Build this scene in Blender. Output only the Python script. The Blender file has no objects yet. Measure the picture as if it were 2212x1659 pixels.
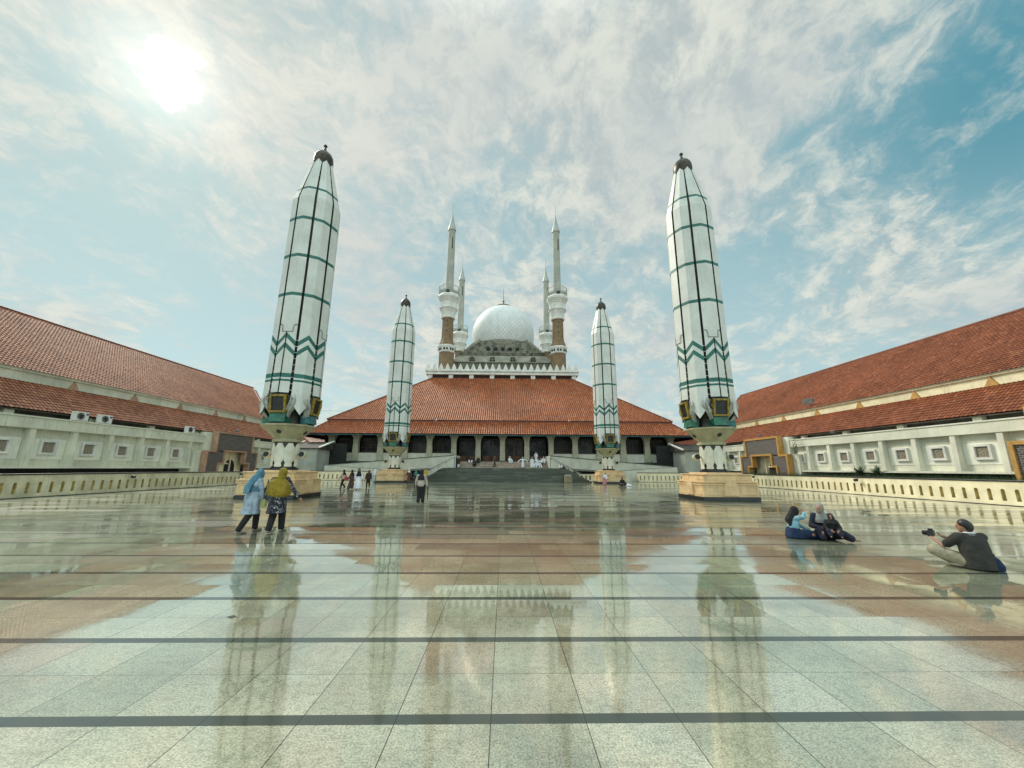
import bpy, bmesh, math, random
from mathutils import Vector, Matrix
random.seed(7)
PI = math.pi
R = math.radians
sc = bpy.context.scene
col = sc.collection

# ------------------------------------------------------------------ node helpers
class NT:
    def __init__(s, tree):
        s.t = tree; s.n = tree.nodes; s.l = tree.links
    def new(s, typ, **kw):
        nd = s.n.new(typ)
        for k, v in kw.items(): setattr(nd, k, v)
        return nd
    def put(s, sock, v):
        if isinstance(v, bpy.types.NodeSocket): s.l.new(v, sock)
        elif v is not None:
            if isinstance(v, (tuple, list)) and len(v) == 3 and sock.type == 'RGBA': v = (*v, 1)
            sock.default_value = v
    def m(s, op, a, b=None, c=None, clamp=False):
        nd = s.new('ShaderNodeMath', operation=op, use_clamp=clamp)
        s.put(nd.inputs[0], a)
        if b is not None: s.put(nd.inputs[1], b)
        if c is not None: s.put(nd.inputs[2], c)
        return nd.outputs[0]
    def v(s, op, a, b=None, scale=None):
        nd = s.new('ShaderNodeVectorMath', operation=op)
        s.put(nd.inputs[0], a)
        if b is not None: s.put(nd.inputs[1], b)
        if scale is not None: s.put(nd.inputs['Scale'], scale)
        return nd.outputs['Value'] if op in ('DOT_PRODUCT', 'LENGTH') else nd.outputs[0]
    def noise(s, vec, scale, detail=4, rough=.5, dist=0, col=False):
        nd = s.new('ShaderNodeTexNoise')
        s.put(nd.inputs['Vector'], vec)
        nd.inputs['Scale'].default_value = scale; nd.inputs['Detail'].default_value = detail
        nd.inputs['Roughness'].default_value = rough; nd.inputs['Distortion'].default_value = dist
        return nd.outputs[1] if col else nd.outputs[0]
    def white(s, vec, col=False):
        nd = s.new('ShaderNodeTexWhiteNoise'); s.put(nd.inputs['Vector'], vec)
        return nd.outputs[1] if col else nd.outputs[0]
    def mix(s, f, a, b, mode='MIX'):
        nd = s.new('ShaderNodeMix', data_type='RGBA', blend_type=mode)
        s.put(nd.inputs[0], f); s.put(nd.inputs[6], a); s.put(nd.inputs[7], b)
        return nd.outputs[2]
    def ramp(s, f, stops, interp='LINEAR'):
        nd = s.new('ShaderNodeValToRGB'); cr = nd.color_ramp; cr.interpolation = interp
        while len(cr.elements) < len(stops): cr.elements.new(.5)
        for e, (p, c) in zip(cr.elements, stops):
            e.position = p; e.color = (*c, 1) if isinstance(c, tuple) else (c, c, c, 1)
        s.put(nd.inputs[0], f); return nd.outputs[0]
    def map(s, f, a, b, c=0., d=1., smooth=True):
        nd = s.new('ShaderNodeMapRange'); nd.interpolation_type = 'SMOOTHSTEP' if smooth else 'LINEAR'
        s.put(nd.inputs[0], f)
        for i, x in enumerate((a, b, c, d)): nd.inputs[i+1].default_value = x
        return nd.outputs[0]
    def xyz(s, v):
        nd = s.new('ShaderNodeSeparateXYZ'); s.put(nd.inputs[0], v); return nd.outputs
    def comb(s, x, y, z):
        nd = s.new('ShaderNodeCombineXYZ')
        for i, q in enumerate((x, y, z)): s.put(nd.inputs[i], q)
        return nd.outputs[0]

def srgb(r, g, b):
    f = lambda c: (c/255/12.92) if c/255 <= .04045 else ((c/255+.055)/1.055)**2.4
    return (f(r), f(g), f(b))

MATS = {}
def mat(name, color, rough=.6, var=.18, scale=1.5, streak=0., dirt=(.12, .11, .08), metal=0., spec=.5, bump=0., bscale=30., fine=0.):
    if name in MATS: return MATS[name]
    m = bpy.data.materials.new(name); m.use_nodes = True
    t = NT(m.node_tree); b = m.node_tree.nodes['Principled BSDF']
    tc = t.new('ShaderNodeTexCoord').outputs['Object']
    c = tuple(color)
    n1 = t.noise(tc, scale, 6, .6)
    dark = tuple(x*(1-var*2) for x in c); lite = tuple(min(.95, x*(1+var*.7)) for x in c)
    o = t.mix(t.map(n1, .3, .7), dark, lite)
    if fine: o = t.mix(fine, o, t.mix(t.noise(tc, 60, 3, .8), tuple(x*.3 for x in c), tuple(min(1, x*1.7) for x in c)))
    if streak:
        mp = t.v('MULTIPLY', tc, (5., 5., .35))
        st = t.map(t.noise(mp, 1.6, 5, .65), .5, .78)
        o = t.mix(t.m('MULTIPLY', st, streak), o, dirt)
    t.put(b.inputs['Base Color'], o)
    b.inputs['Roughness'].default_value = rough; b.inputs['Metallic'].default_value = metal
    b.inputs['Specular IOR Level'].default_value = spec
    if bump:
        bn = t.new('ShaderNodeBump'); bn.inputs['Strength'].default_value = bump; bn.inputs['Distance'].default_value = .02
        t.put(bn.inputs['Height'], t.noise(tc, bscale, 4, .6)); t.put(b.inputs['Normal'], bn.outputs[0])
    MATS[name] = m; return m

# ------------------------------------------------------------------ mesh builder
class MB:
    def __init__(s): s.v = []; s.f = []; s.m = []; s.uv = None
    def add(s, vs, fs, mi=0):
        o = len(s.v); s.v += [tuple(p) for p in vs]
        for f in fs: s.f.append(tuple(o+i for i in f)); s.m.append(mi)
    def box(s, x0, x1, y0, y1, z0, z1, mi=0, M=None):
        if x0 > x1: x0, x1 = x1, x0
        if y0 > y1: y0, y1 = y1, y0
        vs = [(x, y, z) for z in (z0, z1) for x, y in ((x0, y0), (x1, y0), (x1, y1), (x0, y1))]
        if M is not None: vs = [tuple(M @ Vector(p)) for p in vs]
        s.add(vs, [(3, 2, 1, 0), (4, 5, 6, 7), (0, 1, 5, 4), (1, 2, 6, 5), (2, 3, 7, 6), (3, 0, 4, 7)], mi)
    def prism(s, poly, axis, a, b, mi=0):
        """poly 2D extruded along axis ('y': poly is x,z ; 'x': poly is y,z ; 'z': poly is x,y)"""
        P = {'y': lambda p, t: (p[0], t, p[1]), 'x': lambda p, t: (t, p[0], p[1]), 'z': lambda p, t: (p[0], p[1], t)}[axis]
        n = len(poly)
        s.add([P(p, a) for p in poly]+[P(p, b) for p in poly],
              [tuple(range(n))[::-1], tuple(range(n, 2*n))]+[(i, (i+1) % n, n+(i+1) % n, n+i) for i in range(n)], mi)
    def lathe(s, prof, n=24, c=(0, 0), mi=0, rot=0., cap=True, sx=1., sy=1.):
        vs = []; fs = []
        for z, r in prof:
            for k in range(n):
                a = rot+2*PI*k/n; vs.append((c[0]+r*sx*math.cos(a), c[1]+r*sy*math.sin(a), z))
        for j in range(len(prof)-1):
            for k in range(n):
                k2 = (k+1) % n; fs.append((j*n+k, j*n+k2, (j+1)*n+k2, (j+1)*n+k))
        if cap:
            fs.append(tuple(range(n))[::-1]); fs.append(tuple(range((len(prof)-1)*n, len(prof)*n)))
        s.add(vs, fs, mi)
    def caps(s, p, q, r1, r2, n=10, mi=0):
        p = Vector(p); q = Vector(q); d = (q-p); L = d.length or 1e-6; d /= L
        u = d.orthogonal().normalized(); w = d.cross(u); vs = []; fs = []
        rings = [(-r1*math.cos(a), r1*math.sin(a)) for a in (.35, .8, 1.2)]+[(0, r1), (L, r2)]+[(L+r2*math.cos(a), r2*math.sin(a)) for a in (1.2, .8, .35)]
        for t, r in rings:
            for k in range(n):
                a = 2*PI*k/n; vs.append(p+d*t+(u*math.cos(a)+w*math.sin(a))*r)
        for j in range(len(rings)-1):
            for k in range(n):
                k2 = (k+1) % n; fs.append((j*n+k, j*n+k2, (j+1)*n+k2, (j+1)*n+k))
        fs.append(tuple(range(n))[::-1]); fs.append(tuple(range((len(rings)-1)*n, len(rings)*n)))
        s.add(vs, fs, mi)
    def tube(s, pts, r, n=6, mi=0):
        for a, b in zip(pts, pts[1:]): s.caps(a, b, r, r, n, mi)
    def ell(s, c, rx, ry, rz, n=14, m=9, mi=0, M=None):
        vs = []; fs = []
        for j in range(m+1):
            ph = PI*(j+.02)/(m+.04)
            for k in range(n):
                a = 2*PI*k/n; v = Vector((rx*math.sin(ph)*math.cos(a), ry*math.sin(ph)*math.sin(a), -rz*math.cos(ph)))
                if M is not None: v = M @ v
                vs.append(v+Vector(c))
        for j in range(m):
            for k in range(n):
                k2 = (k+1) % n; fs.append((j*n+k, j*n+k2, (j+1)*n+k2, (j+1)*n+k))
        fs.append(tuple(range(n))[::-1]); fs.append(tuple(range(m*n, m*n+n)))
        s.add(vs, fs, mi)
    def loft(s, rings, n=28, fold=0., k=7, mi=0, ph=0.):
        """rings: (cx,cy,cz,rx,ry[,tilt])"""
        vs = []; fs = []; N = len(rings)
        for j, rg in enumerate(rings):
            cx, cy, cz, rx, ry = rg[:5]; w = fold*(1-j/(N-1))
            for i in range(n):
                a = 2*PI*i/n; g = 1+w*math.sin(k*a+ph)+w*.6*math.sin((k*2-3)*a+1.3+ph)
                vs.append((cx+rx*g*math.cos(a), cy+ry*g*math.sin(a), cz))
        for j in range(N-1):
            for i in range(n):
                i2 = (i+1) % n; fs.append((j*n+i, j*n+i2, (j+1)*n+i2, (j+1)*n+i))
        fs.append(tuple(range(n))[::-1]); fs.append(tuple(range((N-1)*n, N*n)))
        s.add(vs, fs, mi)
    def build(s, name, mats, parent=None, smooth=False, bevel=0., loc=None, mods=None):
        me = bpy.data.meshes.new(name)
        me.from_pydata(s.v, [], s.f); me.update()
        for m in (mats if isinstance(mats, (list, tuple)) else [mats]): me.materials.append(m)
        me.polygons.foreach_set('material_index', s.m)
        if s.uv:
            ul = me.uv_layers.new(name='UVMap'); flat = []
            for p in me.polygons:
                for vi in p.vertices: flat += s.uv[vi]
            ul.data.foreach_set('uv', flat)
        if smooth: me.polygons.foreach_set('use_smooth', [True]*len(me.polygons))
        o = bpy.data.objects.new(name, me); col.objects.link(o)
        if smooth and smooth != 'all':
            try: me.set_sharp_from_angle(angle=R(smooth if smooth is not True else 40))
            except Exception: pass
        if bevel:
            b = o.modifiers.new('bevel', 'BEVEL'); b.width = bevel; b.segments = 2; b.limit_method = 'ANGLE'
        if parent is not None: o.parent = parent
        if loc is not None: o.location = loc
        return o
    def blob(s, name, mats, parent, voxel=.015, smooth_it=4, post=None):
        me = bpy.data.meshes.new('tmp'); me.from_pydata(s.v, [], s.f); me.update()
        bm = bmesh.new(); bm.from_mesh(me); bmesh.ops.recalc_face_normals(bm, faces=bm.faces); bm.to_mesh(me); bm.free()
        o = bpy.data.objects.new('tmp', me); col.objects.link(o)
        r = o.modifiers.new('r', 'REMESH'); r.mode = 'VOXEL'; r.voxel_size = voxel; r.use_smooth_shade = True
        q = o.modifiers.new('s', 'SMOOTH'); q.factor = .5; q.iterations = smooth_it
        dg = bpy.context.evaluated_depsgraph_get()
        me2 = bpy.data.meshes.new_from_object(o.evaluated_get(dg)); me2.name = name
        bpy.data.objects.remove(o); bpy.data.meshes.remove(me)
        me2.materials.clear()
        mats = mats if isinstance(mats, (list, tuple)) else [mats]
        if post is not None:
            bm = bmesh.new(); bm.from_mesh(me2)
            vs = [bm.verts.new(p) for p in post.v]
            for f, mi in zip(post.f, post.m):
                try: ff = bm.faces.new([vs[i] for i in f]); ff.material_index = mi; ff.smooth = True
                except ValueError: pass
            bm.to_mesh(me2); bm.free()
        for m in mats: me2.materials.append(m)
        me2.polygons.foreach_set('use_smooth', [True]*len(me2.polygons))
        o = bpy.data.objects.new(name, me2); col.objects.link(o); o.parent = parent
        return o

def tag(o, label=None, cat=None, group=None, kind=None):
    if label: o['label'] = label
    if cat: o['category'] = cat
    if group: o['group'] = group
    if kind: o['kind'] = kind
    return o
def thing(name, label, cat, loc=(0, 0, 0), rz=0., group=None):
    o = bpy.data.objects.new(name, None); col.objects.link(o); o.empty_display_size = .3
    o.location = loc; o.rotation_euler = (0, 0, rz)
    return tag(o, label, cat, group)
def kids(o): return [c for c in bpy.data.objects if c.parent == o]
def copy_tree(o, parent=None):
    c = o.copy(); col.objects.link(c); c.parent = parent
    for ch in kids(o): copy_tree(ch, c)
    return c

# ------------------------------------------------------------------ camera
cam = bpy.data.cameras.new('camera'); co = bpy.data.objects.new('camera', cam); col.objects.link(co)
cam.sensor_width = 36; cam.lens = 36*829/2212; cam.clip_end = 6000; cam.clip_start = .05
pitch, yaw, roll = R(12.4), R(1.1), R(.33)
fw = Vector((math.sin(yaw)*math.cos(pitch), math.cos(yaw)*math.cos(pitch), math.sin(pitch)))
rt = Vector((math.cos(yaw), -math.sin(yaw), 0)); up = rt.cross(fw)
r2 = rt*math.cos(roll)+up*math.sin(roll); u2 = up*math.cos(roll)-rt*math.sin(roll)
M = Matrix((r2, u2, -fw)).transposed().to_4x4(); M.translation = Vector((0, 0, 1.62))
co.matrix_world = M; sc.camera = co
def raydir(px, py):      # direction seen at a pixel of the 2212 px wide photograph
    f = 829.; a = (px-1106)/f; b = (829.5-py)/f
    return (fw+r2*a+u2*b).normalized()

# ------------------------------------------------------------------ world and sun
SUN = raydir(357, 158); SUN_EL = math.asin(SUN.z); SUN_AZ = math.atan2(SUN.x, SUN.y)
w = bpy.data.worlds.new('World'); sc.world = w; w.use_nodes = True
t = NT(w.node_tree); bg = w.node_tree.nodes['Background']
sky = t.new('ShaderNodeTexSky'); sky.sky_type = 'NISHITA'; sky.sun_disc = False
sky.sun_elevation = SUN_EL; sky.sun_rotation = SUN_AZ; sky.air_density = 1.; sky.dust_density = .6; sky.ozone_density = 1.5
d = t.v('NORMALIZE', t.new('ShaderNodeTexCoord').outputs['Generated'])
dx, dy, dz = t.xyz(d)
inv = t.m('DIVIDE', 1., t.m('ADD', t.m('MAXIMUM', dz, 0.), .30))
cx, cy = t.m('MULTIPLY', dx, inv), t.m('MULTIPLY', dy, inv)
p1 = t.comb(t.m('ADD', t.m('MULTIPLY', cx, 1.15), t.m('MULTIPLY', cy, .12)), t.m('MULTIPLY', cy, .88), 3.3)
warp = t.v('SCALE', t.v('SUBTRACT', t.noise(p1, 1.5, 6, .6, col=True), (.5, .5, .5)), scale=.55)
pw = t.v('ADD', p1, warp)
big = t.noise(pw, 2.3, 10, .60)
p2 = t.comb(t.m('ADD', t.m('MULTIPLY', cx, 1.6), t.m('MULTIPLY', cy, -.45)), t.m('MULTIPLY', cy, 1.45), 9.1)
fine = t.noise(t.v('ADD', p2, t.v('SCALE', warp, scale=1.2)), 7.5, 8, .64)
cov = t.m('ADD', t.m('MULTIPLY', big, .62), t.m('MULTIPLY', fine, .50))
# large cloud banks (+) and clear openings (-): direction, tightness, weight
for px, py, k, wt in ((150, 430, 60, -.14), (420, 560, 90, -.10), (520, 720, 120, -.10), (620, 180, 200, -.03), (1120, 420, 90, -.04), (1330, 560, 120, -.03), (40, 600, 160, -.05),
                      (2190, 130, 70, -.12), (1930, 290, 200, -.07), (1750, 330, 500, -.06), (1330, 215, 700, -.09), (1950, 620, 30, -.06), (1620, 560, 60, -.05), (1180, 300, 160, -.03), (2190, 330, 200, -.06),
                      (1500, 110, 18, .13), (1250, 100, 20, .05), (830, 250, 40, .08), (300, 590, 260, .06), (100, 700, 160, .07), (520, 330, 120, .05), (1040, 640, 60, .07), (760, 650, 90, .05),
                      (300, 60, 20, .10), (1420, 400, 90, .045), (2060, 400, 60, .10), (2150, 520, 60, .03), (1900, 130, 120, .05)):
    v_ = tuple(raydir(px, py))
    g = t.m('EXPONENT', t.m('MULTIPLY', t.m('SUBTRACT', t.v('DOT_PRODUCT', d, v_), 1.), float(k)))
    cov = t.m('ADD', cov, t.m('MULTIPLY', g, float(wt)))
c_cov = t.map(cov, .42, .69)
sd = t.v('DOT_PRODUCT', d, tuple(SUN))
glow_w = t.m('EXPONENT', t.m('MULTIPLY', t.m('SUBTRACT', sd, 1.), 9.))
glow_n = t.m('EXPONENT', t.m('MULTIPLY', t.m('SUBTRACT', sd, 1.), 260.))
# cloud colour: grey undersides and bright wisps
cl = t.mix(t.map(fine, .34, .64), (.47, .535, .54), (.76, .78, .695))
cl = t.mix(t.m('MULTIPLY', t.map(t.noise(pw, 1.1, 4, .55), .45, .68), .7), cl, (.52, .575, .585))
cl = t.mix(t.m('MULTIPLY', glow_w, .50, clamp=True), cl, (.86, .83, .74))
blue = t.mix(1., sky.outputs[0], (.09, .115, .10), 'MULTIPLY')
hz = t.map(dz, .10, .62)
blue = t.mix(.82, blue, t.mix(hz, (.54, .725, .74), (.37, .575, .61)))
deep = t.m('EXPONENT', t.m('MULTIPLY', t.m('SUBTRACT', t.v('DOT_PRODUCT', d, tuple(raydir(2260, 130))), 1.), 30.))
blue = t.mix(t.m('MULTIPLY', deep, .85, clamp=True), blue, (.065, .28, .37))
blue = t.mix(t.m('MULTIPLY', t.m('EXPONENT', t.m('MULTIPLY', t.m('SUBTRACT', sd, 1.), 9.)), .35), blue, (.60, .66, .60))
skyc = t.mix(t.m('MULTIPLY', c_cov, .95), blue, cl)
# ragged sun breaking through thin cloud
rag = t.noise(t.v('ADD', p2, warp), 9., 5, .6)
core = t.map(t.m('ADD', sd, t.m('MULTIPLY', t.m('SUBTRACT', rag, .5), .006)), .9988, 1.0002)
add = t.m('ADD', t.m('MULTIPLY', glow_w, .03), t.m('ADD', t.m('MULTIPLY', glow_n, .35), t.m('MULTIPLY', core, 6.)))
skyc = t.mix(1., skyc, t.v('SCALE', (1., .95, .84), scale=add), 'ADD')
# below the horizon the world is plain ground grey
skyc = t.v('SCALE', skyc, scale=t.m('ADD', t.m('ADD', 1., t.m('MULTIPLY', t.map(dy, .1, -.5), 1.1)), t.m('MULTIPLY', t.map(dz, .80, .97), 1.3)))   # added fill light: sky behind the camera and overhead made brighter
skyc = t.mix(t.map(dz, -.06, -.01), (.25, .25, .23), skyc)
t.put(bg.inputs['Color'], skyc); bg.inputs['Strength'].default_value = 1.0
sl = bpy.data.lights.new('sun', 'SUN'); sl.energy = 3.2; sl.angle = R(18); sl.color = (1., .93, .80)
so = bpy.data.objects.new('sun', sl); col.objects.link(so); so.rotation_euler = (SUN).to_track_quat('Z', 'Y').to_euler(); so.location = (-30, 30, 60)

# ------------------------------------------------------------------ materials
WHITE = mat('white_paint', (.74, .74, .68), .55, .10, 1.2, .35)
WALL = mat('pale_wall', (.68, .68, .54), .7, .12, .5, .65, dirt=(.20, .21, .16))
WALLR = mat('cream_wall', (.70, .69, .56), .7, .09, .5, .28, dirt=(.26, .26, .20))
CREAM = mat('cream_stone', (.82, .73, .49), .6, .10, 1.0, .35, dirt=(.25, .22, .12))
YELLOW = mat('niche_yellow', (.60, .49, .20), .7, .2, 3.)
SAND = mat('sandstone', (.68, .47, .25), .55, .12, 2.5, .35, dirt=(.30, .19, .09), fine=.15)
OLIVE = mat('olive_capital', (.40, .37, .22), .6, .14, 1.5, .35, dirt=(.15, .14, .08))
COLUMN = mat('column_stone', (.44, .43, .31), .75, .14, 3., .3, dirt=(.12, .12, .08), fine=.25)
BLACK = mat('black_stone', (.016, .018, .017), .35, .3, 4.)
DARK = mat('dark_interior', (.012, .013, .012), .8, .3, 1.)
DARKGR = mat('green_black_stone', (.045, .06, .05), .4, .3, 4.)
PANEL = mat('panel_white', (.63, .64, .59), .45, .07, .9, .42, dirt=(.36, .33, .25), bump=.35, bscale=1.6)
PANEL_IN = mat('panel_inner', (.10, .10, .085), .6, .2, 2.)
GREEN = mat('band_green', (.012, .135, .105), .45, .15, 2.)
BRONZE = mat('bronze', (.06, .05, .035), .38, .3, 4., .4, dirt=(.02, .02, .015), metal=.55)
GOLD = mat('gold_frame', (.30, .20, .022), .45, .25, 5., .4, dirt=(.1, .07, .01))
BOXG = mat('green_box', (.012, .14, .085), .35, .35, 4.)
BOXT = mat('teal_box', (.010, .16, .17), .35, .3, 4.)
FABRIC = mat('crumpled_fabric', (.42, .42, .37), .4, .2, 3., .5, dirt=(.05, .05, .04))
BRICK = mat('brick_shaft', (.23, .15, .078), .8, .2, 1.2, .35, dirt=(.10, .07, .04), fine=.25)
TOWER = mat('tower_stone', (.42, .425, .36), .75, .12, .8, .45, dirt=(.17, .17, .12), fine=.2)
CONE = mat('cone_metal', (.42, .43, .39), .5, .1, 1., .3)
TRIM = mat('orange_trim', (.50, .27, .07), .6, .12, 2., .3, dirt=(.3, .15, .04))
TRIMP = mat('salmon_trim', (.46, .27, .18), .6, .15, 2., .3, dirt=(.2, .13, .08))
TEAL = mat('teal_fascia', (.02, .10, .11), .5, .3, 2.)
WOOD = mat('wood_panel', (.17, .065, .018), .5, .3, 3., .3, dirt=(.04, .02, .01))
WOODD = mat('dark_wood', (.06, .042, .028), .5, .3, 3.)
METAL = mat('grey_metal', (.22, .23, .23), .4, .2, 3., metal=.4)
PERF = mat('carved_screen', (.30, .26, .19), .8, .4, 14., fine=.4)
FIELD = mat('raised_field', (.80, .80, .68), .7, .08, 1., .3, dirt=(.28, .29, .22))
GREYW = mat('grey_wall', (.40, .41, .35), .8, .10, .7, .35, dirt=(.16, .17, .14))
LAMPC = mat('lamp_cream', (.52, .49, .34), .45, .15, 4., .4)
GRASS = mat('grass', (.05, .085, .03), .9, .4, 3.)
RAMP = mat('ramp_plaster', (.60, .60, .50), .7, .10, 1., .4, dirt=(.22, .22, .17), fine=.2)

def glass_mat():
    m = bpy.data.materials.new('window_glass'); m.use_nodes = True
    t = NT(m.node_tree); b = m.node_tree.nodes['Principled BSDF']
    tc = t.new('ShaderNodeTexCoord').outputs['Object']
    t.put(b.inputs['Base Color'], t.mix(t.map(t.noise(tc, 1.2, 3), .4, .7), (.006, .007, .006), (.03, .03, .025)))
    t.put(b.inputs['Roughness'], t.map(t.noise(tc, .8, 2), .3, .7, .15, .4)); b.inputs['Specular IOR Level'].default_value = .25
    return m
GLASS = glass_mat()

def tile_mat(name, base, lite, dark):
    m = bpy.data.materials.new(name); m.use_nodes = True
    t = NT(m.node_tree); b = m.node_tree.nodes['Principled BSDF']
    uv = t.new('ShaderNodeUVMap').outputs[0]
    x, y, _ = t.xyz(uv)
    cell = t.comb(t.m('FLOOR', x), t.m('FLOOR', y), 0.)
    rn = t.white(cell)
    c = t.ramp(rn, [(0., dark), (.35, base), (.75, base), (1., lite)])
    big = t.noise(t.v('MULTIPLY', uv, (.05, .05, 1.)), 1., 6, .65)
    c = t.mix(t.map(big, .35, .7), t.mix(1., c, (.72, .70, .66), 'MULTIPLY'), c)
    c = t.mix(t.m('MULTIPLY', t.map(t.noise(t.v('MULTIPLY', uv, (.9, .12, 1.)), 1., 6, .7), .52, .75), .5), c, (.075, .04, .03))
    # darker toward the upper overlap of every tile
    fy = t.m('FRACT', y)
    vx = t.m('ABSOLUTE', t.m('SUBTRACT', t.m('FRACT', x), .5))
    c = t.mix(t.m('MULTIPLY', t.map(vx, .26, .46), .72), c, (.045, .022, .014))  # shade of the valleys between ribs, painted into the tile colour
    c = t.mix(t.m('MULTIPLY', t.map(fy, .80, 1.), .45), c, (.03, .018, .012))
    t.put(b.inputs['Base Color'], c); b.inputs['Roughness'].default_value = .5
    b.inputs['Specular IOR Level'].default_value = .18
    return m
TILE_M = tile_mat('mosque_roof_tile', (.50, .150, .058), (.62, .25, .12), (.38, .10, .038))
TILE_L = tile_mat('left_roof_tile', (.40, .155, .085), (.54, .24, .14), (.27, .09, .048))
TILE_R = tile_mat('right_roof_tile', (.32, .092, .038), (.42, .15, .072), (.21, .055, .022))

def brick_mat():
    m = bpy.data.materials.new('woven_brick'); m.use_nodes = True
    t = NT(m.node_tree); b = m.node_tree.nodes['Principled BSDF']
    tc = t.new('ShaderNodeTexCoord').outputs['Object']
    x, y, z = t.xyz(tc)
    vec = t.comb(t.m('ADD', x, y), z, 0.)
    bk = t.new('ShaderNodeTexBrick'); t.put(bk.inputs['Vector'], vec)
    bk.inputs['Scale'].default_value = 1.9; bk.inputs['Mortar Size'].default_value = .045; bk.inputs['Mortar Smooth'].default_value = .3
    bk.inputs['Color1'].default_value = (.03, .024, .024, 1); bk.inputs['Color2'].default_value = (.10, .078, .068, 1)
    bk.inputs['Mortar'].default_value = (.22, .20, .18, 1)
    n = t.noise(tc, 9, 4, .7)
    c = t.mix(t.map(n, .55, .75), bk.outputs[0], (.20, .18, .16))
    t.put(b.inputs['Base Color'], c); b.inputs['Roughness'].default_value = .8
    bn = t.new('ShaderNodeBump'); bn.inputs['Strength'].default_value = .8; bn.inputs['Distance'].default_value = .04
    t.put(bn.inputs['Height'], t.m('ADD', bk.outputs[1], n)); t.put(b.inputs['Normal'], bn.outputs[0])
    return m
BRICKW = brick_mat()

def concrete_mat():      # stained, panelled concrete of the drum under the dome
    m = bpy.data.materials.new('stained_concrete'); m.use_nodes = True
    t = NT(m.node_tree); b = m.node_tree.nodes['Principled BSDF']
    tc = t.new('ShaderNodeTexCoord').outputs['Object']; x, y, z = t.xyz(tc)
    gx = t.m('ABSOLUTE', t.m('SUBTRACT', t.m('FRACT', t.m('MULTIPLY', x, .85)), .5))
    gz = t.m('ABSOLUTE', t.m('SUBTRACT', t.m('FRACT', t.m('MULTIPLY', z, 1.5)), .5))
    ln = t.m('MAXIMUM', t.map(gx, .44, .49), t.map(gz, .42, .49))
    c = t.mix(t.map(t.noise(t.v('MULTIPLY', tc, (1., 1., .35)), 1.3, 7, .7), .40, .66), (.20, .19, .14), (.035, .034, .022))
    c = t.mix(t.m('MULTIPLY', ln, .6), c, (.05, .048, .036))
    t.put(b.inputs['Base Color'], c); b.inputs['Roughness'].default_value = .9
    return m
CONC = concrete_mat()

def dome_mat():
    m = bpy.data.materials.new('dome_skin'); m.use_nodes = True
    t = NT(m.node_tree); b = m.node_tree.nodes['Principled BSDF']
    tc = t.new('ShaderNodeTexCoord').outputs['Object']; x, y, z = t.xyz(tc)
    th = t.m('DIVIDE', t.m('ARCTAN2', y, x), 2*PI)
    r = t.v('LENGTH', t.comb(x, y, 0.))
    ph = t.m('ARCTAN2', r, z)
    # nearly even diamonds (loxodrome-like lines)
    q = t.m('LOGARITHM', t.m('TANGENT', t.m('MULTIPLY', ph, .5)), math.e)
    a = t.m('MULTIPLY', th, 52.); bb = t.m('MULTIPLY', q, 7.6)
    l1 = t.m('ABSOLUTE', t.m('SUBTRACT', t.m('FRACT', t.m('ADD', a, bb)), .5))
    l2 = t.m('ABSOLUTE', t.m('SUBTRACT', t.m('FRACT', t.m('SUBTRACT', a, bb)), .5))
    ln = t.m('MAXIMUM', t.map(l1, .455, .49), t.map(l2, .455, .49))
    low = t.map(z, -2.5, 5.5, 1., .35)
    st = t.map(t.noise(t.v('MULTIPLY', tc, (1., 1., .3)), 1.2, 5, .6), .35, .75)
    c = t.mix(st, (.80, .81, .79), (.68, .70, .68))
    cell = t.comb(t.m('FLOOR', t.m('ADD', a, bb)), t.m('FLOOR', t.m('SUBTRACT', a, bb)), 0.)
    c = t.mix(t.m('MULTIPLY', t.white(cell), .22), c, (.42, .45, .45))
    c = t.mix(t.m('MULTIPLY', ln, t.m('MULTIPLY', low, .85)), c, (.20, .20, .18))
    t.put(b.inputs['Base Color'], c); b.inputs['Roughness'].default_value = .6
    return m
DOME = dome_mat()

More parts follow.
